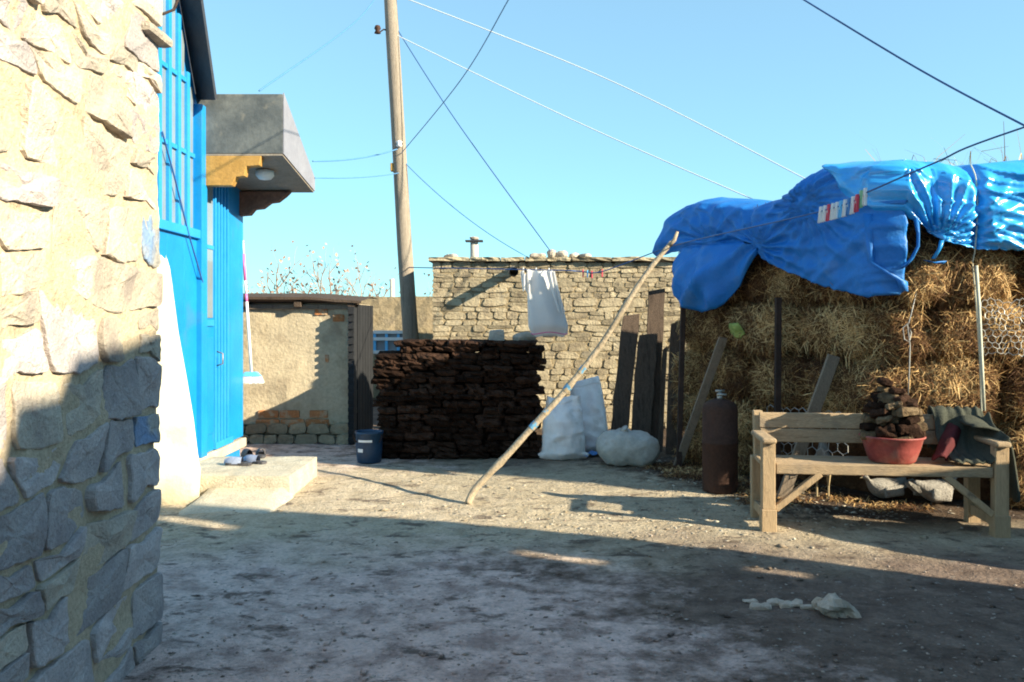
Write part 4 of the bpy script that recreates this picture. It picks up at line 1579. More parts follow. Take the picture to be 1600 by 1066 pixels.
def tarp(name, p0, p1, bottom, m, label, ties, extra, off, rows=46, step=2.6, back=1.3, pinch=(), amp=1.0, parent=None, bulge=.06):
    n = int((p1 - p0) / step)
    grid = []
    for j in range(rows + 6):
        line = []
        for i in range(n + 1):
            px = p0 + (p1 - p0) * i / n
            P, no = hay_pt(px)
            yt, yb = ease(YT, px, 3), ease(bottom, px, 2.5) + 2.6 * nz(px * .11, p0) + 1.6 * nz(px * .37, p0)
            if j < 6:
                v_ = 0
            else:
                v_ = (j - 6) / (rows - 1)
            y = yt + (yb - yt) * v_
            f_ = 0
            for (cx, cy, k, a_, rad) in ties:
                dx, dy = px - cx, y - cy
                r_ = math.hypot(dx, dy)
                an = math.atan2(dy, dx)
                rid = 1 - abs(math.sin(k * an + 1.8 * nz(r_ * .02, cx)))
                f_ += a_ * (rid - .5) * math.exp(-r_ / rad) * min(1, r_ / 18)
            f_ += extra(px, y)
            f_ *= amp
            for (cx, dep, wd) in pinch:
                f_ -= dep * math.exp(-((px - cx) / wd) ** 2)
            o_ = off + f_ + bulge * math.sin(min(1, v_) * math.pi)
            roll = max(0, 1 - v_ / .16)
            o_ -= .16 * roll ** 2
            Q = P + no * o_
            z_ = W(px, y, Q.y).z
            if j < 6:
                t_ = (6 - j) / 6
                Q = P + no * (o_ - back * t_)
                z_ = W(px, yt, (P + no * o_).y).z + .10 * math.sin(min(1, t_ * 3) * math.pi / 2) * (1 - t_) - .12 * t_ + .02 * nz(px * .02, t_ * 3)
            line.append(Vector((Q.x, Q.y, z_)))
        grid.append(line)
    mb = MB()
    mb.loft(grid, cap=False, closed=False)
    o = mb.build(name, M[m], parent, smooth=True)
    so = o.modifiers.new('Solidify', 'SOLIDIFY')
    so.thickness = .004
    return o if parent else meta(o, label, 'tarp')


def wr(a, sx, sy, rot, s, p=1.0):
    """ridged wrinkles running along a direction"""
    ca, sa = math.cos(rot), math.sin(rot)

    def f(px, y):
        u, v_ = px * ca + y * sa, -px * sa + y * ca
        v_ += 9 * nz(px / 60, y / 60, s)
        r1 = 1 - abs(nz(u / sx + s, v_ / sy, s)) * 2.2
        r2 = 1 - abs(nz(u / sx * 1.3, v_ / sy * 1.9, s + 3)) * 2.2
        return a * (.5 * max(0, r1) ** 3 + .22 * max(0, r2) ** 4)
    return f


w1, w2, w3, w4 = wr(.04, 150, 28, -.9, 1), wr(.05, 190, 26, -.62, 5), wr(.085, 260, 34, .30, 9), wr(.06, 95, 80, 0, 12)
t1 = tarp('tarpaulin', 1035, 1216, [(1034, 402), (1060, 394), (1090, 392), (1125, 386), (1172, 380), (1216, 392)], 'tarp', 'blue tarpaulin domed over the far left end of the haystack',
          [(1121, 380, 7, .07, 60), (1205, 385, 9, .08, 60), (1095, 320, 6, .04, 50)], lambda x, y: w1(x, y) + w4(x, y) * .6, .07, back=1.2)
# sagging flap below its edge
top = [(1083, 388), (1110, 385), (1140, 381), (1172, 377), (1206, 384)]
bot = [(1071, 450), (1085, 476), (1114, 488), (1146, 482), (1204, 392)]
grid = []
for j in range(22):
    line = []
    for i in range(27):
        s_ = i / 26 * 4
        k = min(3, int(s_))
        a = Vector((*top[k], 0)).lerp(Vector((*top[k + 1], 0)), s_ - k)
        b = Vector((*bot[k], 0)).lerp(Vector((*bot[k + 1], 0)), s_ - k)
        v_ = j / 21
        q = a.lerp(b, v_)
        q.x -= 10 * math.sin(math.pi * v_) * (1 - i / 26) * .6
        P, no = hay_pt(q.x)
        o_ = .10 + .10 * math.sin(math.pi * min(1, v_ * .9)) * (.4 + math.sin(math.pi * i / 26)) + .09 * max(0, 1 - abs(i / 26 - .86 + .55 * v_) * 7) + .025 * math.sin(i * .9 + v_ * 5) * v_ + .07 * (.5 - abs(nz(i * .22 + v_ * 2, v_ * 1.2, 4))) + .06 * max(0, 1 - abs(i / 26 - .55 - .35 * (v_ - .5)) * 9) + .04 * max(0, 1 - abs(i / 26 - .28 + .2 * v_) * 10) - .05 * max(0, 1 - abs(i / 26 - .75 - .1 * v_) * 8)
        Q = P + no * o_
        Q.z = W(q.x, q.y, Q.y).z
        line.append(Q)
    grid.append(line)
mb = MB()
mb.loft(grid, cap=False, closed=False)
fl = mb.build('flap', M['tarp'], t1, smooth=True)
fl.modifiers.new('Solidify', 'SOLIDIFY').thickness = .004
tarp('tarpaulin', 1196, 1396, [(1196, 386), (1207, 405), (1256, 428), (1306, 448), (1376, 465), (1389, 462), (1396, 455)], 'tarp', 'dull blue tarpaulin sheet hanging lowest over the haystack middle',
     [(1281, 318, 10, .08, 70), (1203, 385, 8, .08, 70)], lambda x, y: w2(x, y) + w4(x, y) * .5, .13, rows=60)
t3 = tarp('tarpaulin', 1318, 1800, [(1318, 262), (1330, 282), (1345, 308), (1358, 320), (1400, 338), (1440, 364), (1451, 377), (1475, 383), (1505, 390), (1600, 391), (1800, 389)], 'tarp_sunlit', 'shiny tarpaulin coloured sunlit blue on the right of the haystack',
          [(1451, 377, 13, .10, 70), (1400, 255, 6, .04, 60)], lambda x, y: w3(x, y) * (1 if x > 1440 else .35) + w4(x, y) * .7, .17, rows=50, step=2.0, pinch=((1505, .07, 7), (1440, .05, 10)))


def strip(pts, wd, m, parent, name='strip'):
    mb = MB()
    rows = []
    for i, (px, py, off) in enumerate(pts):
        P, no = hay_pt(px)
        Q = P + no * off
        Q.z = W(px, py, Q.y).z
        k = wd[i] if hasattr(wd, '__len__') else wd
        rows.append([Q + Vector((-k, 0, .2 * k)), Q + Vector((0, -.02, 0)), Q + Vector((k, 0, -.1 * k))])
    mb.loft(rows, cap=False, closed=False)
    o = mb.build(name, M[m], parent, smooth=True)
    o.modifiers.new('Solidify', 'SOLIDIFY').thickness = .003
    return o


strip([(1385, 335, .2), (1387, 360, .2), (1389, 385, .22), (1388, 410, .2), (1392, 440, .18), (1396, 455, .17)], [.05, .045, .03, .03, .04, .03], 'tarp', t3)
strip([(1411, 342, .2), (1414, 365, .2), (1412, 385, .22), (1404, 405, .2), (1392, 418, .19)], [.02, .012, .010, .012, .016], 'tarp', t3)
strip([(1451, 376, .2), (1446, 390, .2), (1438, 405, .19)], [.02, .012, .014], 'tarp_sunlit', t3)
strip([(1430, 407, .16), (1445, 412, .17), (1459, 408, .17)], [.02, .05, .01], 'tarp', t3)
# rope over the pinch
mb = MB()
path = []
for y in list(range(258, 400, 8)):
    P, no = hay_pt(1505.5)
    Q = P + no * (.155 - .14 * max(0, (285 - y) / 30) ** 2 * .5 + .03 * math.sin((y - 258) / 130 * 3.1))
    Q.z = W(1505.5, y, Q.y).z
    path.append(Q)
for y, px in ((410, 1508), (480, 1514), (560, 1519), (640, 1522), (690, 1523)):
    P, no = hay_pt(px)
    Q = P + no * .10
    Q.z = W(px, y, Q.y).z
    path.append(Q)
mb.tube(path, .006, 6)
meta(mb.build('rope', M['twine'], smooth=True), 'pale rope tied down across the shiny tarpaulin', 'rope')
mb = MB()
pth = []
for y, px in ((415, 1511), (480, 1515), (560, 1519), (642, 1523)):
    P, no = hay_pt(px)
    Q = P + no * .125
    Q.z = W(px, y, Q.y).z
    pth.append(Q)
mb.tube(pth, [.012, .014, .013, .012], 7)
meta(mb.build('cane', M['twine'], smooth=True), 'thin pale cane held against the sunlit hay bales', 'stick')
mb = MB()
pth = []
for px, y in ((1424, 455), (1416, 490), (1412, 505), (1403, 512), (1405, 530), (1413, 535), (1416, 520), (1410, 505), (1414, 540), (1413, 580), (1411, 620)):
    P, no = hay_pt(px)
    Q = P + no * .08
    Q.z = W(px, y, Q.y).z
    pth.append(Q)
mb.tube(pth, .0045, 5)
meta(mb.build('wire_loop', M['wire'], smooth=True), 'loose loop of pale baling wire on the hay corner', 'wire')
# short straws standing behind the tarp ridge
rg = np.random.RandomState(3)
P, no = hay_pt(1560)
q = [Vector((3.2, 6.95, 2.43)), Vector((4.4, 6.9, 2.43)), Vector((4.4, 7.05, 2.44)), Vector((3.2, 7.1, 2.44))]
SV, SF_, SR = [], [], []
nst = 0
add_straw(q, [(0, 1, 2, 3)], 260, .22, .42, 1.6, .003, rg=rg)
o = soup('loose_straw', np.concatenate(SV), np.concatenate(SF_), np.concatenate(SR), M['straw'], hay)
o['kind'] = 'stuff'

# cabbage leaf stuck in the hay
P, no = hay_pt(1166)
c = P + no * .12
c.z = W(0, 517, c.y).z
rows = [[c + fdir * (-(i - 3) * .030 * math.sqrt(max(.05, 1 - ((j - 3.4) / 3.6) ** 2))) + Vector((0, 0, (j - 3) * .024 + .012 * nz(i * .9, j * .7))) + no * (.05 * nz(i * .8, j * .8, 2) + .012 * j - .012 * abs(i - 3)) for i in range(7)] for j in range(7)]
mb = MB()
mb.loft(rows, cap=False, closed=False)
o = mb.build('cabbage_leaf', M['green_leaf'], smooth=True)
o.modifiers.new('Solidify', 'SOLIDIFY').thickness = .006
meta(o, 'limp light green leaf stuck on the shaded hay face', 'leaf')

# ------------------------------------------------------------------ gas cylinder
gp = G(1125, 767)
gas = empty('gas_cylinder', gp, 'rusty brown gas cylinder standing before the haystack', 'cylinder')
mb = MB()
hz = .80
mb.lathe(gp, [(.02, 0), (.145, 0), (.150, .012), (.150, .05), (.153, .06), (.153, hz * .52), (.156, hz * .525), (.156, hz * .545), (.153, hz * .55), (.153, hz - .09), (.146, hz - .05), (.12, hz - .02), (.07, hz), (.045, hz + .008), (.02, hz + .01)], 36)
mb.build('tank', M['rust'], gas, smooth=True)
mb = MB()
mb.lathe(gp, [(.028, hz), (.028, hz + .03), (.02, hz + .035), (.02, hz + .06), (.012, hz + .065)], 12)
v_ = mb.build('valve', M['brass'], gas, smooth=True)
mb = MB()
mb.tube([gp + Vector((-.03, -.01, hz + .045)), gp + Vector((.05, -.03, hz + .045))], .012, 8)
mb.tube([gp + Vector((-.04, 0, hz + .075)), gp + Vector((.04, 0, hz + .075))], .012, 8)
mb.build('valve_handle', M['brass'], v_, smooth=True)

# ------------------------------------------------------------------ bench
BL, BR = Vector((1.83, 5.95, 0)), Vector((3.385, 5.775, 0))
bx = (BR - BL).normalized()
by = Vector((-bx.y, bx.x, 0))
bench = empty('bench', (BL + BR) / 2, 'pale wooden bench with armrests in front of the haystack', 'bench')
BLEN = (BR - BL).length


def B(u, v_, z_):
    p = BL + bx * u + by * v_
    return Vector((p.x, p.y, z_))


def bbox(name, u0, u1, v0, v1, z0, z1, m='bench_wood', parent=None, bevel=.006, shear=0):
    mb = MB()
    mb.hexa([B(u0, v0, z0), B(u1, v0, z0), B(u1, v1, z0), B(u0, v1, z0), B(u0, v0 + shear, z1), B(u1, v0 + shear, z1), B(u1, v1 + shear, z1), B(u0, v1 + shear, z1)])
    return mb.build(name, M[m], parent or bench, bevel=bevel)


for u in (0, BLEN):
    bbox('leg', u - .046, u + .046, -.04, .04, .15, .625, 'bench_leg')
    bbox('foot', u - .053, u + .053, -.05, .05, -.03, .152, 'bench_leg')
    bbox('leg', u - .045, u + .045, .40, .48, -.03, .46, 'bench_leg')
    bbox('skid', u - .03, u + .03, .055, .40, .06, .13, 'bench_leg')
    bbox('armrest', u - .052, u + .05, -.072, .40, .622, .660, 'bench_wood', bevel=.014)
    bbox('back_post', u - .02, u + .05, .42, .48, .455, .80, 'bench_leg', shear=.05)
bbox('seat_rail', .052, BLEN - .052, -.028, .028, .405, .478)
for k, (a, b) in enumerate(((.030, .145), (.149, .265), (.269, .40))):
    bbox('seat_plank', -.03 if k else .055, BLEN + (.03 if k else -.055), a, b, .442, .474)
bbox('back_plank', .02, BLEN + .02, .395, .418, .572, .672, shear=.014)
bbox('back_plank', .015, BLEN + .02, .408, .433, .678, .792, shear=.016)
for (u0, u1) in ((.05, .36), (BLEN - .05, BLEN - .36)):
    mb = MB()
    mb.beam(B(u0, 0, .15), B(u1, 0, .41), .055, .045, (0, 0, 1))
    mb.build('brace', M['bench_leg'], bench, bevel=.005)

# red basin with dung cakes
SZ = .475
u_b = .905
bc = B(u_b, .17, SZ)
basin = mk('basin', *(lambda m_: (m_.v, m_.f))(MB().lathe(bc, [(.02, .004), (.14, 0), (.158, .015), (.188, .10), (.208, .172), (.222, .182), (.224, .192), (.21, .194), (.198, .178), (.178, .10), (.15, .03), (.02, .025)], 36)), M['basin'], None, smooth=True)
meta(basin, 'faded red plastic basin heaped with dung on the bench', 'basin')
rr = random.Random(9)
cake = []
for k in range(6):
    sv, sf = rbox(1, .8, .34, 5, 4, 2, .13, .10, 2.4, k + 11)
    me = mesh('dung_cake', sv, sf)
    me.materials.append(M['dung_pale' if k < 2 else 'dung'])
    cake.append(me)
z_ = .10
lv = 0
while z_ < .60:
    rad = interp([(.1, .14), (.22, .175), (.35, .15), (.45, .11), (.6, .03)], z_)
    n = max(1, int(rad / .028))
    for k in range(n):
        a = 6.283 * k / n + lv
        s_ = rr.uniform(.11, .19)
        o = put('dung_cake', rr.choice(cake), bc + Vector((rad * math.cos(a) * .9, rad * math.sin(a) * .8, z_ + rr.uniform(-.012, .012))), None,
                (rr.uniform(-.35, .35), rr.uniform(-.3, .3), a + 1.57 + rr.uniform(-.4, .4)), (s_, s_, s_ * 1.15))
        meta(o, 'rough dung cake in the heap filling the red basin', 'dung cake', 'dung cakes heaped in the red basin')
    if n > 2:
        o = put('dung_cake', rr.choice(cake), bc + Vector((0, 0, z_)), None, (0, 0, lv), (.2, .2, .22))
        meta(o, 'rough dung cake in the heap filling the red basin', 'dung cake', 'dung cakes heaped in the red basin')
    z_ += .052
    lv += 1

# jacket thrown over the bench end
jk = empty('jacket', B(BLEN - .05, .2, SZ), 'dark green jacket with red lining thrown over bench end', 'jacket')
prof = [(.50, .50), (.49, .62), (.48, .74), (.465, .815), (.43, .83), (.395, .80), (.37, .72), (.34, .64), (.30, .585), (.22, .53), (.12, .512), (.03, .50), (-.01, .485)]
grid = []
for i in range(25):
    u = BLEN - .30 + .36 * i / 24
    line = []
    for j, (v_, z_) in enumerate(prof):
        fo = .035 * math.sin(i * .75 + j * .35 + 1.5 * nz(i * .2, j * .3)) + .02 * nz(i * .4, j * .5)
        slope = -.05 * (1 - i / 24) * (j > 5)
        lift = .18 * max(0, (i - 15) / 9) * (1 if 6 <= j else 0) * (1 if z_ < .7 else .4)
        line.append(B(u + .02 * nz(j * .6, i * .2), v_ + fo * .3 * (j > 4) - (.02 if j > 4 else 0), z_ + abs(fo) * .8 + lift * (z_ < .68) + .01))
    grid.append(line)
mb = MB()
mb.loft(grid, cap=False, closed=False)
o = mb.build('body', M['jacket'], jk, smooth=True, subsurf=1)
o.modifiers.new('Solidify', 'SOLIDIFY').thickness = .012
grid = []
for i in range(13):
    v_ = .12 + .36 * i / 12
    line = []
    for j, (du, z_) in enumerate(((-.14, .74), (-.06, .745), (.0, .73), (.07, .71), (.115, .64), (.14, .52), (.16, .40), (.18, .30), (.20, .21))):
        fo = .02 * math.sin(i * 1.0 + j * .4)
        line.append(B(BLEN + du + fo + .01 * i / 12, v_ + .02 * nz(i, j * .5), z_ + (.08 * (i / 12) if j < 4 else 0) + .02 * nz(i * .5, j)))
    grid.append(line)
mb = MB()
mb.loft(grid, cap=False, closed=False)
o = mb.build('sleeve', M['jacket'], jk, smooth=True, subsurf=1)
o.modifiers.new('Solidify', 'SOLIDIFY').thickness = .015
grid = []
for i in range(12):
    s_ = i / 11
    a0, a1 = B(BLEN - .40, .10, SZ + .02), B(BLEN - .19, .36, .73)
    c = a0.lerp(a1, s_)
    line = []
    for j in range(9):
        t_ = j / 8
        line.append(c + bx * (.11 * t_ - .02) + Vector((0, 0, .05 * math.sin(math.pi * t_) - .10 * t_ * s_ + .02 * nz(i * .5, j * .6))) + by * (-.07 * math.sin(math.pi * t_)))
    grid.append(line)
mb = MB()
mb.loft(grid, cap=False, closed=False)
o = mb.build('lining', M['lining'], jk, smooth=True, subsurf=1)
o.modifiers.new('Solidify', 'SOLIDIFY').thickness = .01


# ------------------------------------------------------------------ hens
def hen(base, ang, lying, label, s=1.0, m='hen'):
    base = Vector(base)
    t = empty('hen', base, label, 'hen')
    ca, sa = math.cos(ang), math.sin(ang)
    lift = .02 if lying else .15

    def T(x, y, z_):
        return base + Vector(((x * ca - y * sa) * s, (x * sa + y * ca) * s, (z_ + lift) * s))
    sec = [(-.20, .17, .008, .02), (-.17, .16, .03, .035), (-.12, .12, .055, .055), (-.05, .09, .085, .085), (.02, .085, .092, .09), (.08, .10, .075, .08),
           (.12, .14, .05, .055), (.145, .19, .035, .038), (.155, .235, .028, .030), (.165, .262, .030, .028), (.185, .268, .022, .022), (.20, .265, .008, .010)]
    if lying:
        sec = [(a, b * (.85 if i < 6 else .66), c * 1.1, d) for i, (a, b, c, d) in enumerate(sec)]
    mb = MB()
    mb.loft([[T(x + (.0 if i < 6 else 0), ry * math.cos(k / 14 * 6.283), z_ + rz * math.sin(k / 14 * 6.283)) for k in range(14)] for i, (x, z_, ry, rz) in enumerate(sec)])
    mb.build('body', M[m], t, smooth=True, subsurf=1)
    f = .66 if lying else 1
    mb = MB()
    mb.tube([T(.195, 0, .265 * f), T(.225, 0, .255 * f)], [.010, .001], 6)
    mb.build('beak', M['yellow'], t)
    mb = MB()
    mb.prism([(.15, .285), (.16, .315), (.172, .30), (.18, .318), (.19, .30), (.198, .305), (.2, .28)], lambda a, b: T(a, -.004, b * f), lambda a, b: T(a, .004, b * f))
    mb.build('comb', M['comb'], t)
    mb = MB()
    for k in (-2, -1, 0, 1, 2):
        mb.prism([(-.14, .12), (-.17, .19), (-.25, .25 - .012 * abs(k)), (-.24, .19), (-.18, .12)], lambda a, b: T(a, k * .012 - .004, b * f), lambda a, b: T(a, k * .016 + .004, b * f))
    mb.build('tail', M[m], t)
    for sg in (-1, 1):
        sv, sf = rbox(.17, .03, .09, 6, 3, 4, .014, .006, 12, sg)
        mk('wing', [T(v.x - .03 - .0, v.y + sg * (.083 * (1.1 if lying else 1)), v.z + .10 * f - v.x * .12) for v in sv], sf, M[m], t, smooth=True)
    if not lying:
        for sg in (-1, 1):
            mb = MB()
            mb.tube([T(-.01, sg * .04, .03), T(.015, sg * .04, -.06), T(.0, sg * .04, -.145)], [.022, .008, .007], 6)
            for q in (-.5, 0, .5):
                mb.tube([T(0, sg * .04, -.143), T(.05 * math.cos(q), sg * .04 + .05 * math.sin(q), -.146)], [.006, .003], 5)
            mb.build('leg', M['yellow'], t)


P, no = hay_pt(1288)
h0 = P + no * .02
hen((h0.x, h0.y, gz(h0.x, h0.y)), 1.2, False, 'white hen standing behind chicken wire under the bench back', 1.15)
h1 = W(1382, 0, 6.98)
hen((h1.x, 6.98, gz(h1.x, 6.98)), 3.3, True, 'white hen lying under the bench below the red basin', 1.0)
h2 = W(1462, 0, 6.80)
hen((h2.x, 6.80, gz(h2.x, 6.80)), .3, True, 'white hen lying under the bench below the jacket', 1.1)


# ------------------------------------------------------------------ chicken wire
def hexwire(org, ux, uz, nu, nv, a, rad, m, label, warp):
    mb = MB()
    done = set()

    def pt(i, j):
        x, y = i, j
        return org + ux * x + uz * y + warp(x, y)
    for r_ in range(nv):
        for c_ in range(nu):
            cx, cy = (c_ + .5 * (r_ % 2)) * a * 1.732, r_ * a * 1.5
            pts = [(round(cx + a * math.cos(R(60 * k + 30)), 4), round(cy + a * math.sin(R(60 * k + 30)), 4)) for k in range(6)]
            for p, q in zip(pts, pts[1:] + pts[:1]):
                key = tuple(sorted((tuple(round(v * 200) for v in p), tuple(round(v * 200) for v in q))))
                if key in done:
                    continue
                done.add(key)
                mb.tube([pt(*p), pt(*q)], rad, 4, False)
    return meta(mb.build('chicken_wire', M[m]), label, 'wire mesh')


P0, no = hay_pt(1330)
o_ = P0 + fn * .10 + Vector((0, 0, .30))
hexwire(o_, fdir, Vector((0, 0, 1)), 9, 6, .052, .0032, 'wire', 'torn chicken wire stretched behind the bench over the hens', lambda x, y: Vector((.02 * nz(x * 6, y * 6, 1), .03 * nz(x * 5, y * 5), .02 * nz(x * 6, y * 6, 5))))
P0, no = hay_pt(1528)
o_ = P0 + rn_ * .09 + Vector((0, 0, W(0, 548, P0.y).z))
hexwire(o_, rdir, Vector((0, 0, 1)), 6, 9, .030, .003, 'wire', 'crumpled chicken wire on the sunlit hay bales', lambda x, y: Vector((.03 * nz(x * 9, y * 9, 1), -.07 * abs(nz(x * 6, y * 6)), .03 * nz(x * 9, y * 9, 5))))

# ------------------------------------------------------------------ leaning prop stick, clothes line, pegs, washing
spx = [(731, 785), (745, 762), (790, 712), (838, 660), (868, 628), (905, 583), (945, 530), (985, 465), (1012, 425), (1035, 397), (1049, 379)]
s0d, s1d = GD(785), 7.0
spts = [W(a, b, s0d + (s1d - s0d) * i / 10) + Vector((.012 * nz(i * 1.7), 0, .012 * nz(i * 1.3, 5))) for i, (a, b) in enumerate(spx)]
spts[0] = G(731, 786)
stick = empty('prop_stick', spts[0], 'long crooked stick propping up the clothes line', 'stick')


dp = dense(spts)
rads = [.031 - .012 * i / len(dp) + .0035 * nz(i * .8, 3) + (.006 if i in (9, 23, 34) else 0) for i in range(len(dp))]
mb = MB()
mb.tube(dp, rads, 10)
mb.build('shaft', M['stick_wood'], stick, smooth=True)
mb = MB()
a = dp[-3]
mb.tube([a, a + Vector((.05, 0, .05)), a + Vector((.075, 0, .12))], [.02, .017, .012], 8)
mb.build('fork', M['stick_wood'], stick, smooth=True)
for (i0, i1) in ((14, 15), (17, 18), (22, 23), (25, 26)):
    mb = MB()
    mb.tube(dp[i0:i1 + 1], [r_ + .003 for r_ in rads[i0:i1 + 1]], 10, False)
    mb.build('paint_band', M['band'], stick, smooth=True)

fork = dp[-1] + Vector((.01, 0, -.03))
line_pts = [Vector((2.2, 1.2, 2.25)), W(1600, 199, 2.7), W(1462, 254, 3.1), W(1356, 300, 3.55), W(1280, 331, 3.95), fork, W(942, 424, 8.3), W(905, 424, 8.6), W(850, 422, 8.95), polep(418)]
dl_ = dense(line_pts, 8)
mb = MB()
mb.tube(dl_, [.0018 + .0005 * p.y for p in dl_], 6)
meta(mb.build('clothes_line', M['cable_dark'], smooth=True), 'clothes line stretched over the yard to the pole', 'line')


def on_line(px):
    for a, b in zip(dl_, dl_[1:]):
        pa, pb = CX + F * a.x / a.y, CX + F * b.x / b.y
        if (pa - px) * (pb - px) <= 0 and pa != pb:
            return a.lerp(b, (px - pa) / (pb - pa))


def peg(px, m, label, tilt=0):
    p = on_line(px)
    t = empty('clothes_peg', p, label, 'peg', 'pegs on the clothes line')
    for sg in (-1, 1):
        mb = MB()
        mb.hexa([p + Vector(q) for q in ((-.006 + tilt, sg * .012 - .003, -.055), (.006 + tilt, sg * .012 - .003, -.055), (.006 + tilt, sg * .012 + .003, -.055), (-.006 + tilt, sg * .012 + .003, -.055),
                                         (-.006, sg * .004 - .003, .022), (.006, sg * .004 - .003, .022), (.006, sg * .004 + .003, .022), (-.006, sg * .004 + .003, .022))])
        mb.build('jaw', M[m], t, bevel=.0015)
    mb = MB()
    mb.tube([p + Vector((-.008, 0, -.012)), p + Vector((.008, 0, -.012))], .006, 8)
    mb.build('spring', M['wire'], t)


names = {'white_plastic': 'white', 'red': 'red', 'pink': 'pink', 'sky_plastic': 'blue', 'green_plastic': 'green', 'blue_plastic': 'dark blue'}
ordn = ['leftmost', 'second from left', 'third from left', 'fourth from left', 'fifth from left', 'sixth from left', 'seventh from left', 'eighth from left', 'ninth from left', 'tenth from left', 'eleventh from left', 'rightmost']
for i, m in enumerate(['white_plastic', 'white_plastic', 'red', 'white_plastic', 'white_plastic', 'sky_plastic', 'white_plastic', 'blue_plastic', 'white_plastic', 'red', 'green_plastic', 'white_plastic']):
    peg(1283 + 6.3 * i, m, '%s clothes peg, %s of the row above the tarpaulin' % (names[m], ordn[i]), -.006)
for i, (px, m) in enumerate(((911, 'red'), (918, 'sky_plastic'), (925, 'red'), (941, 'red'))):
    peg(px, m, '%s clothes peg, %s of the four against the stone house' % (names[m], ('leftmost', 'second from left', 'third from left', 'rightmost')[i]))
for px, lab in ((818, 'white peg at the left corner of the hanging washing'), (838, 'white peg at the middle of the hanging washing'), (858, 'white peg at the right corner of the hanging washing')):
    peg(px, 'white_plastic', lab)
# the washing: a pillow-like white bag hung by its mouth
wa = empty('washing', on_line(850) + Vector((0, 0, -.7)), 'white cloth bag hanging from the clothes line', 'washing')
wl, wr_ = on_line(822), on_line(862)
rings = []
n = 32
for j in range(24):
    v_ = j / 23
    cxp = interp([(0, 843), (.5, 851), (1, 859)], v_)
    hw = interp([(0, 20), (.3, 24), (.6, 28), (.85, 31), (.95, 29), (1, 22)], v_)
    y = 424 + 101 * v_
    dpt = interp([(0, .02), (.2, .06), (.6, .10), (.85, .11), (1, .03)], v_)
    c = W(cxp, y, 8.97)
    ring = []
    for k in range(n):
        a = 6.283 * k / n
        x = math.cos(a) * hw / F * 8.97
        yy = math.sin(a) * dpt
        fo = .02 * math.sin(a * 5 + 2 * nz(v_ * 2, 3)) * (1 - v_ * .5)
        ring.append(c + Vector((x, yy + fo, .012 * math.sin(a * 3) * v_ + (.02 * abs(math.cos(a)) if v_ < .05 else 0))))
    rings.append(ring)
mb = MB()
mb.loft(rings, False)
mb.add(rings[-1], [tuple(range(n))])
mb.build('body', M['white_cloth'], wa, smooth=True)
grid = []
for i in range(8):
    grid.append([W(813 + 12 * i / 7 + 2 * j * .3, 426 + 30 * j / 7 - 3 * math.sin(i), 8.93 + .03 * math.sin(i * 1.4 + j * .5)) for j in range(8)])
mb = MB()
mb.loft(grid, cap=False, closed=False)
mb.build('corner', M['white_cloth'], wa, smooth=True)
grid = []
for i in range(9):
    grid.append([W(862 + 20 * (j / 7) ** 1.1 - 9 + 14 * i / 8 * (1 - .3 * j / 7), 424 + 64 * j / 7, 8.85 + .03 * math.sin(i * 1.3 + j * .4)) for j in range(8)])
mb = MB()
mb.loft(grid, cap=False, closed=False)
mb.build('fold', M['white_cloth'], wa, smooth=True)
mb = MB()
mb.tube([rings[-2][k] * 1.0 for k in range(n)] + [rings[-2][0]], .006, 5, False)
mb.build('hem', M['pink'], wa, smooth=True)

# ------------------------------------------------------------------ litter on the ground
p = G(1306, 958)
sv, sf = rbox(.18, .12, .10, 8, 6, 5, .02, .06, 13, 4)
meta(mk('foam_lump', [p + Vector((v.x, v.y, v.z - v.x * .15 + .04)) for v in sv], sf, M['foam']), 'lump of old white foam lying on the shaded ground', 'foam')
rr = random.Random(2)
lab = ['leftmost white foam crumb strewn on the shaded ground', 'second white foam crumb from the left end of the scatter', 'middle white foam crumb of the scatter on the ground',
       'fourth white foam crumb from the left of the scatter', 'white foam crumb nearest the big foam lump']
for k, (px, py, s_) in enumerate(((1172, 938, .05), (1188, 947, .075), (1212, 941, .06), (1236, 945, .085), (1262, 948, .06))):
    p = G(px, py)
    sv, sf = rbox(s_ * 1.5, s_ * .8, s_ * .35, 5, 4, 2, s_ * .14, s_ * .22, 20, k)
    meta(mk('foam_scrap', [p + v + Vector((0, 0, s_ * .12)) for v in sv], sf, M['foam']), lab[k], 'scrap', 'white foam crumbs on the ground')


def scatter(name, n, fn_pos, size, m, label, flat=.5, seed=1):
    rg = np.random.RandomState(seed)
    V, Fc, A = [], [], []
    base = np.array([(1, 0, 0), (-1, 0, 0), (0, 1, 0), (0, -1, 0), (0, 0, 1), (0, 0, -1)], float)
    fc = np.array([(0, 2, 4), (2, 1, 4), (1, 3, 4), (3, 0, 4), (2, 0, 5), (1, 2, 5), (3, 1, 5), (0, 3, 5)])
    k = 0
    for i in range(n):
        x, y = fn_pos(rg)
        s_ = size[0] + (size[1] - size[0]) * rg.rand() ** 3
        a = rg.rand() * 6.28
        b = base * np.array([s_ * rg.uniform(.7, 1.5), s_ * rg.uniform(.5, 1), s_ * flat * rg.uniform(.5, 1.2)])
        b = b + rg.uniform(-.25, .25, b.shape) * s_ * .7
        c_, q_ = math.cos(a), math.sin(a)
        b = np.stack([b[:, 0] * c_ - b[:, 1] * q_, b[:, 0] * q_ + b[:, 1] * c_, b[:, 2]], 1)
        V.append(b + np.array([x, y, gz(x, y) + s_ * flat * .35]))
        Fc.append(fc + k)
        A += [rg.rand()] * 6
        k += 6
    o = soup(name, np.concatenate(V), np.concatenate(Fc), A, m)
    meta(o, label, None, None, 'stuff')


def pos_any(rg):
    py = rg.uniform(700, 1080)
    d = GD(py)
    return rg.uniform(-.62, .62) * d + 0, d


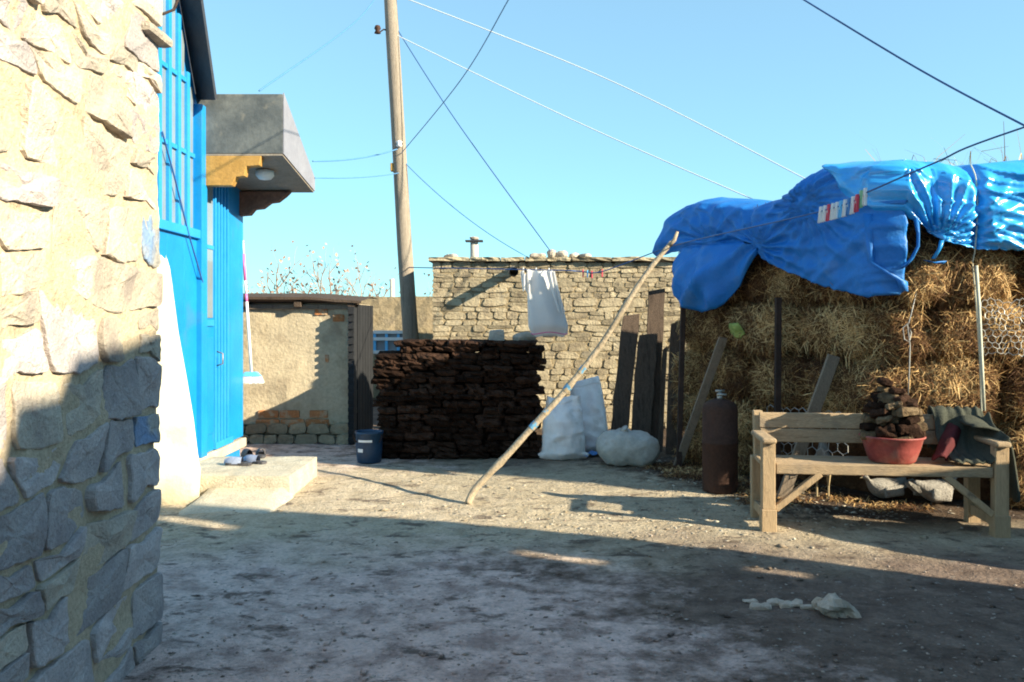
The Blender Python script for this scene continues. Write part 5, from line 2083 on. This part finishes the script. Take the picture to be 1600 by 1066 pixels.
def pos_mid(rg):
    px, py = rg.normal(1020, 170), rg.normal(808, 26)
    d = GD(max(py, 740))
    return (px - CX) / F * d, d


scatter('gravel', 2600, pos_any, (.003, .016), M['pebble'], 'loose small gravel strewn all over the yard', .5, 3)
scatter('clods', 260, pos_any, (.015, .034), M['ground'], 'small earth clods strewn over the yard', .45, 8)
scatter('wood_chips', 900, pos_mid, (.006, .026), M['litter'], 'pale dry chips strewn in the sunlit yard', .25, 5)
sx = lambda rg: (lambda t_, o__: ((C + fdir * t_ + fn * o__).x, (C + fdir * t_ + fn * o__).y))(rg.uniform(-.2, FL + .4), abs(rg.normal(.35, .35)))
scatter('hay_chaff', 700, sx, (.008, .03), M['litter'], 'chaff and chips along the foot of the haystack', .25, 6)

# ------------------------------------------------------------------ what throws the shade from the right, out of the picture
u_ = Vector((-.894, .447, 0)).normalized()
pv = Vector((.447, .894, 0)).normalized()


def PS(p_, s_, z_):
    v3 = pv * p_ + u_ * s_
    return Vector((v3.x, v3.y, z_))


S0 = -3.5
prof = [(-4, 4.8), (1.45, 4.7), (1.58, 4.86), (1.66, 5.35), (1.9, 5.5), (2.0, 5.85), (2.35, 6.1), (2.71, 6.44), (3.8, 6.3), (4.4, 6.0), (4.74, 5.54), (5.0, 4.6), (5.28, 3.5), (5.4, 2.7), (5.45, 2.2), (5.47, 1.0)]
nb = empty('neighbour_barn', PS(1, S0 - 1, 0), 'barn out of view at the right that shades the yard front', 'barn')
slits = [(4.40, 4.52, 4.5, 5.3), (4.80, 4.89, 1.8, 2.4), (5.10, 5.19, .62, 1.0)]      # slits cut in the unseen wall to pass sun streaks: p from, to, shadow reach from, to
cuts = sorted({a for a, b in prof} | {q for t_ in slits for q in t_[:2]} | {5.48})
mb = MB()


def slab(a, b, za0, zb0, za1, zb1):
    mb.hexa([PS(a, S0, za0), PS(b, S0, zb0), PS(b, S0 - .05, zb0), PS(a, S0 - .05, za0), PS(a, S0, za1), PS(b, S0, zb1), PS(b, S0 - .05, zb1), PS(a, S0 - .05, za1)])


for a, b in zip(cuts, cuts[1:]):
    ta, tb = TANE * (interp(prof, a) - S0), TANE * (interp(prof, b) - S0)
    hit = [t_ for t_ in slits if t_[0] <= a and b <= t_[1]]
    if hit:
        z0_, z1_ = TANE * (hit[0][2] - S0), TANE * (hit[0][3] - S0)
        slab(a, b, -.05, -.05, z0_, z0_)
        slab(a, b, z1_, z1_, max(ta, z1_ + .02), max(tb, z1_ + .02))
    else:
        slab(a, b, -.05, -.05, ta, tb)
mb.build('wall', M['old_wood'], nb)
bd = MB()
bd.hexa([PS(2, S0 + .01, 0), PS(2.9, S0 + .01, 0), PS(2.9, S0 + .05, 0), PS(2, S0 + .05, 0), PS(2, S0 + .01, 1.9), PS(2.9, S0 + .01, 1.9), PS(2.9, S0 + .05, 1.9), PS(2, S0 + .05, 1.9)])
bd.build('door', M['old_wood'], nb)
S1 = -2.2  # unseen mound added to shade the bench end
prof2 = [(5.82, -.4), (5.9, .1), (6.2, .8), (6.42, 1.13), (6.7, .6), (6.95, -.2), (7.1, -1.0)]
rings = []
for a, b in prof2:
    h_ = max(.1, TANE * (b - S1))
    rings.append([PS(a, S1 + q, hh * h_) for q, hh in ((.5, -.02), (.3, .55), (.08, .93), (-.02, 1.0), (-.12, .93), (-.4, .55), (-.6, -.02))])
mb = MB()
mb.loft(rings)
meta(mb.build('shade_mound', M['dung'], subsurf=0), 'added mound out of view that shades the right bench end', 'heap')
